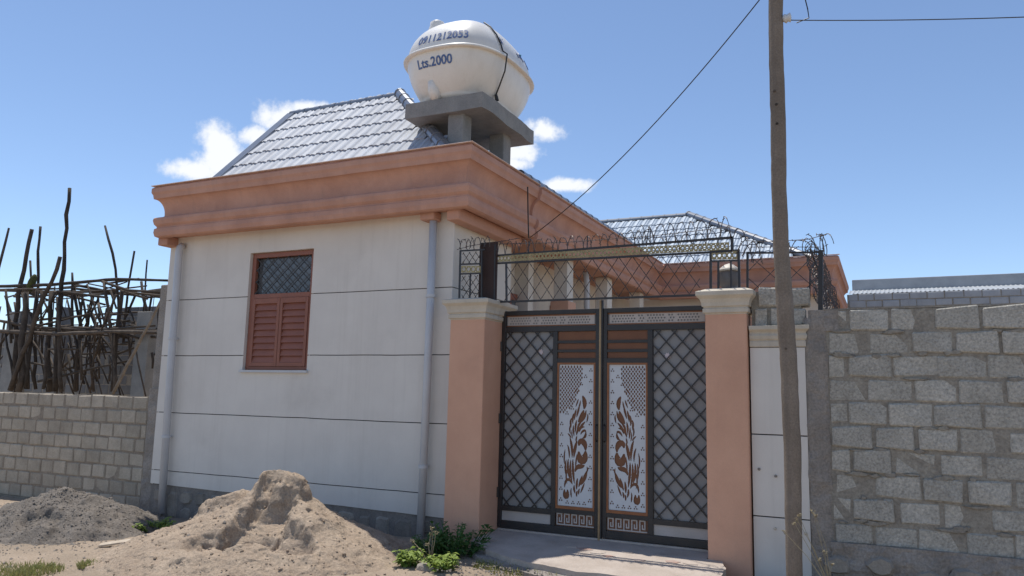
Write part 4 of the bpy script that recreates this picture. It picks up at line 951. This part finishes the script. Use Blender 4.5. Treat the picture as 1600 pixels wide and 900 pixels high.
def build_scaffold():
    T = [([(-30,450),(35,190)],11.5,.032), ([(55,800),(70,500),(78,410),(105,300),(125,195)],11,.055), ([(135,820),(140,520),(148,380),(158,185)],11.6,.036), ([(215,830),(232,520),(250,300),(272,35)],10.8,.046),
         ([(45,825),(90,680),(150,520),(200,400),(235,303)],10.4,.048), ([(462,600),(458,415),(440,290),(410,182)],11.2,.030), ([(480,640),(500,420),(525,280)],11.8,.026), ([(560,560),(568,420),(575,315)],12.0,.022),
         ([(124,440),(118,318)],11.4,.026), ([(283,600),(283,440),(282,365)],11.4,.03)]
    for i, (p, y, r) in enumerate(T): stick(p, y, r, seed=i)
    rails = [([(-30,420),(200,412),(450,390),(655,396)],10.9,.036), ([(-30,432),(200,442),(455,438)],11.3,.034), ([(400,400),(500,435),(655,442)],10.7,.03), ([(290,412),(420,438)],11.5,.03), ([(190,440),(330,470),(410,490)],11.8,.026),
             ([(-30,592),(220,605),(450,595),(655,600)],10.5,.042), ([(-30,548),(200,590),(300,580),(600,602)],10.9,.034), ([(150,790),(380,735),(500,710)],11.0,.026), ([(220,575),(520,590)],11.5,.032), ([(250,540),(480,520),(640,520)],12.2,.024),
             ([(360,540),(630,570)],12.4,.024), ([(200,755),(390,712)],11.6,.022), ([(560,690),(640,680)],11.2,.028)]
    for i, (p, y, r) in enumerate(rails): stick(p, y, r, seed=50+i)
    stick([(440,838),(640,452)], 10.2, .030, STICKL, 77)
    props = [(22,430,45,640,.034),(102,440,75,830,.085),(145,430,100,820,.045),(200,440,190,830,.075),(225,460,235,830,.05),(290,415,320,620,.046),(318,480,290,830,.05),(365,440,330,610,.055),(355,600,365,830,.04),
             (405,400,438,600,.042),(478,430,440,830,.06),(440,600,448,830,.045),(552,400,590,640,.042),(600,560,590,800,.05),(632,430,622,620,.045),(262,470,300,640,.032),(340,410,390,560,.028),(420,520,370,700,.03),
             (500,500,560,620,.028),(20,600,60,830,.034),(120,520,180,800,.03),(265,640,330,800,.026),(380,740,350,830,.03),(300,590,360,500,.026),(160,560,215,440,.028),(395,590,455,450,.026),(520,640,470,560,.022),(240,520,215,640,.026),
             (65,690,120,560,.028),(430,700,425,790,.03),(570,690,580,760,.05),(310,700,345,600,.026),(180,640,170,820,.04),(95,640,130,790,.026)]
    for i, (x0, y0, x1, y1, r) in enumerate(props): stick([(x1,y1),((x0+x1)/2+random.uniform(-5,5),(y0+y1)/2),(x0,y0)], random.uniform(10.4, 12.2), r*.80, seed=100+i)
    rr = random.Random(8)
    for i in range(190):       # thinner clutter
        x, y = rr.uniform(-10, 640), rr.choice((rr.uniform(430, 720), rr.uniform(520, 700), rr.gauss(440, 14), rr.gauss(590, 14))); L_ = rr.uniform(60, 230); a = rr.choice((rr.gauss(1.57,.25), rr.gauss(0,.12), rr.gauss(0,.15))) if y < 480 or 560 < y < 620 else rr.choice((rr.gauss(1.57,.22), rr.gauss(1.57,.4), rr.gauss(0,.2)))
        stick([(x,y),(x+L_*math.cos(a), y+L_*math.sin(a))], rr.uniform(10.6, 13.2), rr.uniform(.014, .030), seed=200+i)
build_scaffold()
# rubble bank inside the site, behind the low wall
def heap(name, mt, cx, cy, rx, ry, hfun, nx=120, ny=110, rough=.024):
    V = []
    for j in range(ny+1):
        for i in range(nx+1):
            u, v = -1+2*i/nx, -1+2*j/ny; x, y = cx+u*rx, cy+v*ry
            z = hfun(x, y, u, v); k = rough*(.3 if max(abs(u), abs(v)) > .93 else 1)
            V.append((x + k*fbm(x*7, y*7, z*16+3, 4), y + k*fbm(x*7+9, y*7, z*16, 4), z))
    Fc = [(j*(nx+1)+i, j*(nx+1)+i+1, (j+1)*(nx+1)+i+1, (j+1)*(nx+1)+i) for j in range(ny) for i in range(nx)]
    return MB().add(V, Fc).build(name, mt, smooth=True)
a, b = aty(52, 437, 10.9), aty(50, 452, 10.9)
bd = MB().tube([aty(48,455,10.9), aty(47,448,10.9), aty(50,441,10.9), aty(53,434,10.9), aty(55,429,10.9)], [.03,.075,.085,.07,.03], 9).build('cloth_bundle', OLIVE, smooth=True)
tag(bd, 'small olive green bundle perched on the top rail of the stick scaffold', 'bundle')

# ------------------------------------------------------------------ heaps of sand and gravel
def sstep(a, b, x): t = min(1, max(0, (x-a)/(b-a))); return t*t*(3-2*t)
def sand_h(x, y, u, v):
    cx, cy = -6.30, 6.95
    th = math.atan2(y-cy, x-cx); d = math.hypot((x-cx)*(.86 if x < cx else 1.02), (y-cy)*1.02)*(1 + .10*fbm(math.cos(th)*1.5, math.sin(th)*1.5, 3, 3))
    h = .47 - .385*d + .05*math.exp(-(d/.5)**2)
    h -= .10*sstep(1.2, 2.2, d)
    # shoulder towards the far end and the block-like crest left standing
    h += .17*(sstep(.36, .22, math.hypot((x+7.18)*.8, y-7.10)))
    crest = sstep(.38, .22, math.hypot((x+6.27)*1.15, (y-7.02)) + .10*fbm(x*3, y*3, 8, 3)); h = h + crest*.19
    crest2 = sstep(.62, .46, math.hypot((x+6.02)*.95, (y-6.92)*1.1) + .08*fbm(x*3, y*3, 9, 3)); h = max(h, h + crest2*.06)
    # dug-out hollows on the street side, with steep broken faces
    e = .12*fbm(x*2.6, y*2.6, 12, 4)
    dig = sstep(.46, .27, math.hypot((x+6.10)*1.25, (y-6.50)*.9) + e)
    h -= dig*.27
    dig2 = sstep(.36, .20, math.hypot((x+5.62), (y-6.42)*1.3) + e); h -= dig2*.17
    dig3 = sstep(.32, .17, math.hypot((x+6.25)*1.0, (y-6.05)*1.4) + e); h -= dig3*.13
    dig4 = sstep(.23, .12, math.hypot((x+6.30)*2.0, (y-6.80)) + e); h -= dig4*.13
    h += .030*fbm(x*2.2, y*2.2, 1, 4) + .018*fbm(x*6, y*6, 4, 4) + .009*fbm(x*16, y*16, 2, 3) + .006*fbm(x*38, y*38, 2, 2)
    # clods and footprints
    q = noise.voronoi(Vector((x*4.2, y*4.2, 0)))[0][0]; h -= .035*sstep(.18, .05, q)*(1 if fbm(x*1.3, y*1.3, 7, 2) > .05 else 0)
    g = ground_z(x, y) - .02
    edge = max(abs(u), abs(v)); return g - .06 if edge > .97 else max(h, g - .06)
sp = heap('sand_pile', SAND, -6.3, 6.75, 2.7, 1.85, sand_h, 400, 290)
tag(sp, 'large heap of tan sand with a dug out crest in front of the white house', 'sand pile')
def grav_h(x, y, u, v):
    cx, cy = -10.35, 7.25
    dx, dy = x-cx, y-cy; d = math.hypot(dx*.72, dy*.95)
    h = .13 - .36*d**1.35 + .06*fbm(x*1.4, y*1.4, 21, 3)
    h += .06*sstep(.9, .5, math.hypot((x+9.75)*.9, y-7.05)) 
    h -= .12*sstep(.36, .2, math.hypot((x+9.85), (y-6.60)*1.2) + .1*fbm(x*3, y*3, 2, 3))
    h += .05*fbm(x*4, y*4, 22, 5) + .030*fbm(x*14, y*14, 23, 3)
    g = ground_z(x, y) - .02; edge = max(abs(u), abs(v)); return g-.06 if edge > .97 else max(h, g-.06)
gvp = heap('gravel_pile', GRAV, -10.5, 7.0, 2.6, 1.7, grav_h, 200, 140)
tag(gvp, 'low heap of dark grey gravel in front of the tan block wall', 'gravel pile')

# ------------------------------------------------------------------ threshold slab
def build_threshold():
    t = thing('threshold_slab', 'cracked concrete threshold with broken edge in front of the gate', 'slab', (-3.1, 8.2, -.1))
    edge = [(-4.41,8.93),(-4.42,8.30),(-4.36,8.06),(-4.16,7.96),(-4.02,7.78),(-3.85,7.70),(-3.62,7.56),(-3.38,7.50),(-3.12,7.45),(-2.8,7.38),(-2.5,7.44),(-2.15,7.38),(-1.85,7.46),(-1.60,7.40),(-1.50,7.62),(-1.52,8.1),(-1.60,8.40),(-1.77,8.44),(-1.77,8.93)]
    def piece(poly, ztop, zb, name, mt, seed=0):
        P = []
        for a, b in zip(poly, poly[1:]+poly[:1]):
            k = max(1, int(math.hypot(b[0]-a[0], b[1]-a[1])/.05))
            for i in range(k):
                x, y = a[0]+(b[0]-a[0])*i/k, a[1]+(b[1]-a[1])*i/k; j = .028*fbm(x*6, y*6, seed, 4) if y < 8.25 else 0
                P.append((x+j, y+j*.8))
        zt = lambda x, y: ztop - .05*(8.93-y)
        n = len(P); V = [(x, y, zt(x, y)) for x, y in P] + [(x*1 + .0, y, zb) for x, y in P]
        bm = bmesh.new(); vs = [bm.verts.new(v) for v in V[:n]]; vb = [bm.verts.new(v) for v in V[n:]]
        f = bm.faces.new(vs); bmesh.ops.triangulate(bm, faces=[f])
        for i in range(n): bm.faces.new((vs[(i+1)%n], vs[i], vb[i], vb[(i+1)%n]))
        bmesh.ops.recalc_face_normals(bm, faces=bm.faces)
        me = bpy.data.meshes.new(name); bm.to_mesh(me); bm.free(); me.materials.append(mt)
        o = bpy.data.objects.new(name, me); o['_w'] = [0,0,0]; return link(o, t)
    piece(edge, .012, -.30, 'slab', SLABM, 1)
    # rough broken concrete below the lip
    lip = [(-4.30,8.15),(-4.20,7.82),(-3.9,7.55),(-3.5,7.38),(-3.0,7.25),(-2.4,7.22),(-1.8,7.22),(-1.35,7.22),(-1.3,8.0)]
    piece(lip, -.045, -.35, 'broken_lip', RENDER, 4)
    # low step bar under the leaves
    MB().box(GX0+.01, GX1-.01, YG-.05, YG+.06, -.05, .022).build('sill_bar', SLABM, t, bevel=.005)
    # terracotta-coloured mosaic chips set in the concrete
    rr = random.Random(17)
    for i in range(9):
        x, y = -3.25+i*.17+rr.uniform(-.03,.03), rr.uniform(8.05, 8.40); n = rr.choice((4,5)); r = rr.uniform(.07,.11); a0 = rr.uniform(0,6)
        z = .012-.05*(8.93-y)+.008
        MB().prism([(x+r*math.cos(a0+2*math.pi*k/n), y+r*.8*math.sin(a0+2*math.pi*k/n), z-.012) for k in range(n)][::-1], (0,0,.008)).build('tile_chip', TERRA if i % 2 else SLABM, t)
build_threshold()

# ------------------------------------------------------------------ utility pole and wires
up = thing('utility_pole', 'tall weathered wooden utility pole in front of the narrow white wall', 'utility pole', (-.85, 7.9, -.2))
def build_pole():
    Y = 7.9; C = [(1212,0),(1213,100),(1216,200),(1217,300),(1221,400),(1226,470),(1232,560),(1238,700),(1241,900)]; Wd = [22,22,23,23,24,25.5,26,26,25]
    P = [aty(x, y, Y) for x, y in C]; R = [w*.5*(p-EYEV).dot(_f)/FPX for w, p in zip(Wd, P)]
    top = P[0] + (P[0]-P[1])*4.0; pts = [top] + P + [P[-1]+Vector((.01, 0, -.6))]; rad = [R[0]*.9] + R + [R[-1]]
    Q, RR = [], []; rr = random.Random(2)
    for i in range(len(pts)-1):
        for k in range(8):
            t = k/8; Q.append(pts[i].lerp(pts[i+1], t) + Vector((rr.uniform(-.0025,.0025), 0, 0))); RR.append((rad[i]*(1-t)+rad[i+1]*t)*rr.uniform(.975,1.02))
    Q.append(pts[-1]); RR.append(rad[-1])
    MB().tube(Q, RR, 16).build('shaft', WOOD, up, smooth=True)
    for (x, y) in ((1210,142),(1214,193),(1213,163),(1228,545)):
        p = aty(x, y, Y-.075); MB().tube([p+Vector((0,.02,0)), p+Vector((0,-.006,0))], [.02,.012], 8).build('knot', STICK, up)
    p = aty(1227, 33, Y); MB().tube([p+Vector((-.03,0,.02)), p+Vector((.0,0,.025)), p+Vector((.022,0,.03)), p+Vector((.05,0,.03)), p+Vector((.06,0,.03))], [.02,.05,.038,.05,.02], 12).build('insulator', CERAM, up, smooth=True)
    return top, p
ptop, pins = build_pole()
def wire(a, b, sag, name, label, r=.008, n=28):
    a, b = Vector(a), Vector(b); P = [a.lerp(b, i/n) - Vector((0,0,sag*4*(i/n)*(1-i/n))) for i in range(n+1)]
    o = MB().tube(P, r, 5).build(name, HOSE); tag(o, label, 'wire'); return o
w0 = aty(1213, -34, 7.83); w1 = atx(828, 371, -4.54)
wire(w0, w1, .22, 'service_wire', 'thin dark wire slanting down from the utility pole to the peach cornice', .0065)
wire(pins+Vector((.05,0,0)), aty(1980, 6, 8.6), .05, 'power_line', 'thin pale wire leaving the pole insulator away from the house', .0055)
p0 = aty(1264, 28, 7.93); tw = MB().tube([p0+Vector((-.12,0,-.03)), p0, aty(1262, 14, 7.93), aty(1257, -6, 7.93), aty(1240, -60, 7.92)], .006, 5).build('tie_wire', HOSE); tag(tw, 'short looping wire tail tied to the power line near the insulator', 'wire')

# ------------------------------------------------------------------ plants, stones, litter
def leaf(mb, base, d, ln, w, droop, rr):
    d = d.normalized(); s = d.cross(Vector((0,0,1)));
    if s.length < .05: s = Vector((1,0,0))
    s.normalize(); up_ = s.cross(d)
    p0 = base; p1 = base + d*ln*.5 + up_*ln*.06; p2 = base + d*ln - Vector((0,0,1))*droop*ln
    mb.add([p0, p1-s*w*.5, p1+s*w*.5, p2, p1+up_*w*.12], [(0,1,4),(0,4,2),(1,3,4),(4,3,2)])
def weed(label, x, y, r, h, nst, mt, seed, lf=(.05,.10), group='roadside weeds', zb=None):
    rr = random.Random(seed); z0 = (ground_z(x, y) if zb is None else zb); t = thing('weed', label, 'weed', (x, y, z0), group)
    L_, St = MB(), MB()
    for k in range(nst):
        a, q = rr.uniform(0, 6.28), r*math.sqrt(rr.random()); b = Vector((x+q*.5*math.cos(a), y+q*.5*math.sin(a), z0-.02)); hh = h*rr.uniform(.45, 1)
        tip = Vector((x+q*math.cos(a)*1.15, y+q*math.sin(a)*1.15, z0+hh)); mid = b.lerp(tip, .5)+Vector((0,0,hh*.08)); St.tube([b, mid, tip], [.006,.005,.003], 4)
        for i in range(rr.randrange(9, 15)):
            tt = rr.uniform(.2, 1); p = b.lerp(tip, tt); aa = rr.uniform(0, 6.28); leaf(L_, p, Vector((math.cos(aa), math.sin(aa), rr.uniform(-.1,.9))), rr.uniform(*lf), rr.uniform(*lf)*.5, rr.uniform(.0,.5), rr)
    L_.build('leaves', mt, t); St.build('stems', LEAFD, t)
def P_(px, py, z): q = atz(px, py, z); return q.x, q.y
x, y = P_(705, 868, -.15); weed('large dark green leafy weed at the foot of the pillar by the house', x, y+.1, .38, .34, 52, LEAFD, 1)
x, y = P_(675, 872, -.16); weed('dark green weed sprawling under the drainpipe near the pillar', x-.05, y+.1, .22, .22, 22, LEAFD, 2)
x, y = P_(640, 888, -.18); weed('bright yellow green sunlit weed at the foot of the sand heap', x, y, .16, .18, 22, LEAFL, 3)
x, y = P_(690, 893, -.18); weed('bright yellow green sunlit weed in front of the dark leafy weed', x, y, .2, .16, 26, LEAFL, 4)
x, y = P_(238, 828, -.27); weed('low bright green weed between the gravel heap and the drainpipe', x, y, .30, .14, 30, LEAFL, 5, (.04,.08))
def grass(label, pts, n, h, seed):
    rr = random.Random(seed); mb = MB()
    for k in range(n):
        px, py, rad = rr.choice(pts); x, y = P_(px, py, -.26 if px < 400 else -.18); a, q = rr.uniform(0,6.28), rad*math.sqrt(rr.random()); x += q*math.cos(a); y += q*math.sin(a); z = ground_z(x, y)-.01
        hh = h*rr.uniform(.4,1); d = Vector((rr.uniform(-.5,.5), rr.uniform(-.5,.5), 1))*hh; s = Vector((rr.uniform(-1,1), rr.uniform(-1,1), 0)).normalized()*.006; p = Vector((x,y,z))
        mb.add([p-s, p+s, p+d*.6+s*.7, p+d*.6-s*.7, p+d+Vector((d.x,d.y,0))*.4], [(0,1,2,3),(3,2,4)])
    o = mb.build('grass', GRASSM); tag(o, label, 'grass', kind='stuff')
grass('short green grass on the dirt in front of the gravel heap', [(20,888,.35),(60,890,.25),(0,893,.3),(140,885,.12)], 1500, .08, 4)
grass('sparse grass in front of the broken threshold', [(860,897,.3),(800,896,.25),(760,890,.15),(920,902,.3)], 900, .09, 5)
def seed_stalks(label, base, tips, seed, r=.003, head=.018):
    rr = random.Random(seed); t = thing('dry_weed', label, 'weed', base, 'dry seed stalks'); b = Vector(base); st, hd = MB(), MB()
    for tip in tips:
        tip = Vector(tip); mid = b.lerp(tip, .55)+Vector((rr.uniform(-.03,.03), rr.uniform(-.03,.03), .03)); st.tube([b, mid, tip], [r*1.4, r, r*.7], 4)
        for k in range(7):
            q = tip + Vector((rr.uniform(-1,1), rr.uniform(-1,1), rr.uniform(-.8,1)))*head; st.tube([tip-Vector((0,0,head)), q], [r*.5, r*.4], 3)
            for j in range(4): leaf(hd, q, Vector((rr.uniform(-1,1), rr.uniform(-1,1), rr.uniform(-.2,1))), head*.9, head*.6, .1, rr)
    st.build('stalks', DRY, t); hd.build('seed_heads', DRY, t)
b = aty(1300, 905, 7.55); b.z = max(b.z-.12, -.2); seed_stalks('dry weed with pale seed heads leaning across the utility pole', b, [aty(x, y, 7.55) for x, y in ((1249,806),(1246,813),(1226,832),(1270,800),(1274,806),(1241,817),(1290,864),(1283,876),(1300,882))], 3)
b = Vector((*P_(672, 880, -.17), -.2)); seed_stalks('slim pale seed stalks rising from the weeds under the drainpipe', b, [aty(x, y, b.y) for x, y in ((675,826),(673,834),(681,832),(645,846),(668,850))], 5, .0045, .02)
def rock(name, label, c, s, seed, mt=PEBBLE, cat='stone'):
    rr = random.Random(seed); bm = bmesh.new(); bmesh.ops.create_icosphere(bm, subdivisions=2, radius=1)
    for v in bm.verts: k = 1+.25*fbm(v.co.x*1.3+seed, v.co.y*1.3, v.co.z*1.3, 3); v.co = Vector((v.co.x*s[0]*k, v.co.y*s[1]*k, v.co.z*s[2]*k)) + Vector(c)
    me = bpy.data.meshes.new(name); bm.to_mesh(me); bm.free(); me.materials.append(mt); o = bpy.data.objects.new(name, me); o['_w'] = [0,0,0]; link(o); tag(o, label, cat); return o
x, y = P_(664, 897, -.2); rock('stone', 'pale grey stone lying in the bright weeds', (x, y, -.15), (.10,.08,.07), 3)
x, y = P_(14, 890, -.3); rock('stone', 'small dark stone in the grass before the gravel heap', (x, y, -.29), (.05,.04,.03), 6, STONE)
x, y = P_(186, 856, -.27)
pk = MB().bar(Vector((x-.18,y-.12,-.235)), Vector((x+.20,y+.10,-.17)), .10, .02, (0,-.2,1)).build('plank', mat('pale_plank', (.55,.47,.37), (.45,.37,.28), 6, .8, .1), bevel=.004); tag(pk, 'short pale broken plank between the gravel and sand heaps', 'plank')
def pebbles():
    rr = random.Random(44); mb = MB(); oct_ = [(1,0,0),(0,1,0),(-1,0,0),(0,-1,0),(0,0,1),(0,0,-1)]; of = [(0,1,4),(1,2,4),(2,3,4),(3,0,4),(1,0,5),(2,1,5),(3,2,5),(0,3,5)]
    def put(x, y, z, s):
        a = rr.uniform(0,3); mb.add([(x+(v[0]*math.cos(a)-v[1]*math.sin(a))*s*rr.uniform(.7,1.2), y+(v[0]*math.sin(a)+v[1]*math.cos(a))*s*rr.uniform(.7,1.2), z+v[2]*s*.7) for v in oct_], of)
    for k in range(2600):
        x, y = rr.uniform(-13, 1), rr.uniform(4.2, 8.4); s = rr.uniform(.004, .012) if rr.random() < .93 else rr.uniform(.012,.03)
        z = ground_z(x,y) + .030*fbm(x, y, 0, 5, 1.1) + .012*fbm(x, y, 5, 4, 6); u, v = (x+6.3)/2.7, (y-6.75)/1.85
        if abs(u) < .96 and abs(v) < .96: z = max(z, sand_h(x, y, u, v))
        u, v = (x+10.5)/2.6, (y-7.0)/1.7
        if abs(u) < .96 and abs(v) < .96: z = max(z, grav_h(x, y, u, v)) 
        if -4.5 < x < -1.2 and y > 7.2: continue
        put(x, y, z+s*.2, s)
    for k in range(2600):
        x, y = rr.gauss(-10.0, .9), rr.gauss(6.9, .6); u, v = (x+10.5)/2.6, (y-7.0)/1.7
        if abs(u) > .95 or abs(v) > .95: continue
        s = rr.uniform(.006,.016); put(x, y, max(ground_z(x,y), grav_h(x, y, u, v))+s*.3, s)
    for k in range(420):
        x, y = rr.uniform(-4.3, -1.4), rr.uniform(6.9, 7.4); s = rr.uniform(.005,.018); put(x, y, ground_z(x, y)+.05, s)
    o = mb.build('gravel', PEBBLE); tag(o, 'loose gravel and small stones scattered over the dirt', 'gravel', kind='stuff')
pebbles()
def clods():
    rr = random.Random(71); mb = MB(); k = 0
    bm = bmesh.new(); bmesh.ops.create_icosphere(bm, subdivisions=1, radius=1); bm.verts.index_update(); IV = [v.co.copy() for v in bm.verts]; IF = [tuple(v.index for v in f.verts) for f in bm.faces]; bm.free()
    while k < 520:
        x, y = rr.gauss(-6.2, 1.0), rr.gauss(6.4, .6); u, v = (x+6.3)/2.7, (y-6.75)/1.85
        if abs(u) > .9 or abs(v) > .9: continue
        s_ = rr.choice((.006,.007,.008,.010,.012,.016,.024 if rr.random() < .3 else .010)); z = max(sand_h(x, y, u, v), ground_z(x, y)); k += 1
        mb.add([(x+p.x*s_*rr.uniform(.7,1.25), y+p.y*s_*rr.uniform(.7,1.25), z+p.z*s_*.75+s_*.25) for p in IV], IF)
    o = mb.build('sand_clods', SAND); tag(o, 'loose lumps of damp sand lying on the large sand heap', 'sand', kind='stuff')
clods()
for o in bpy.data.objects:
    if '_w' in o: del o['_w']
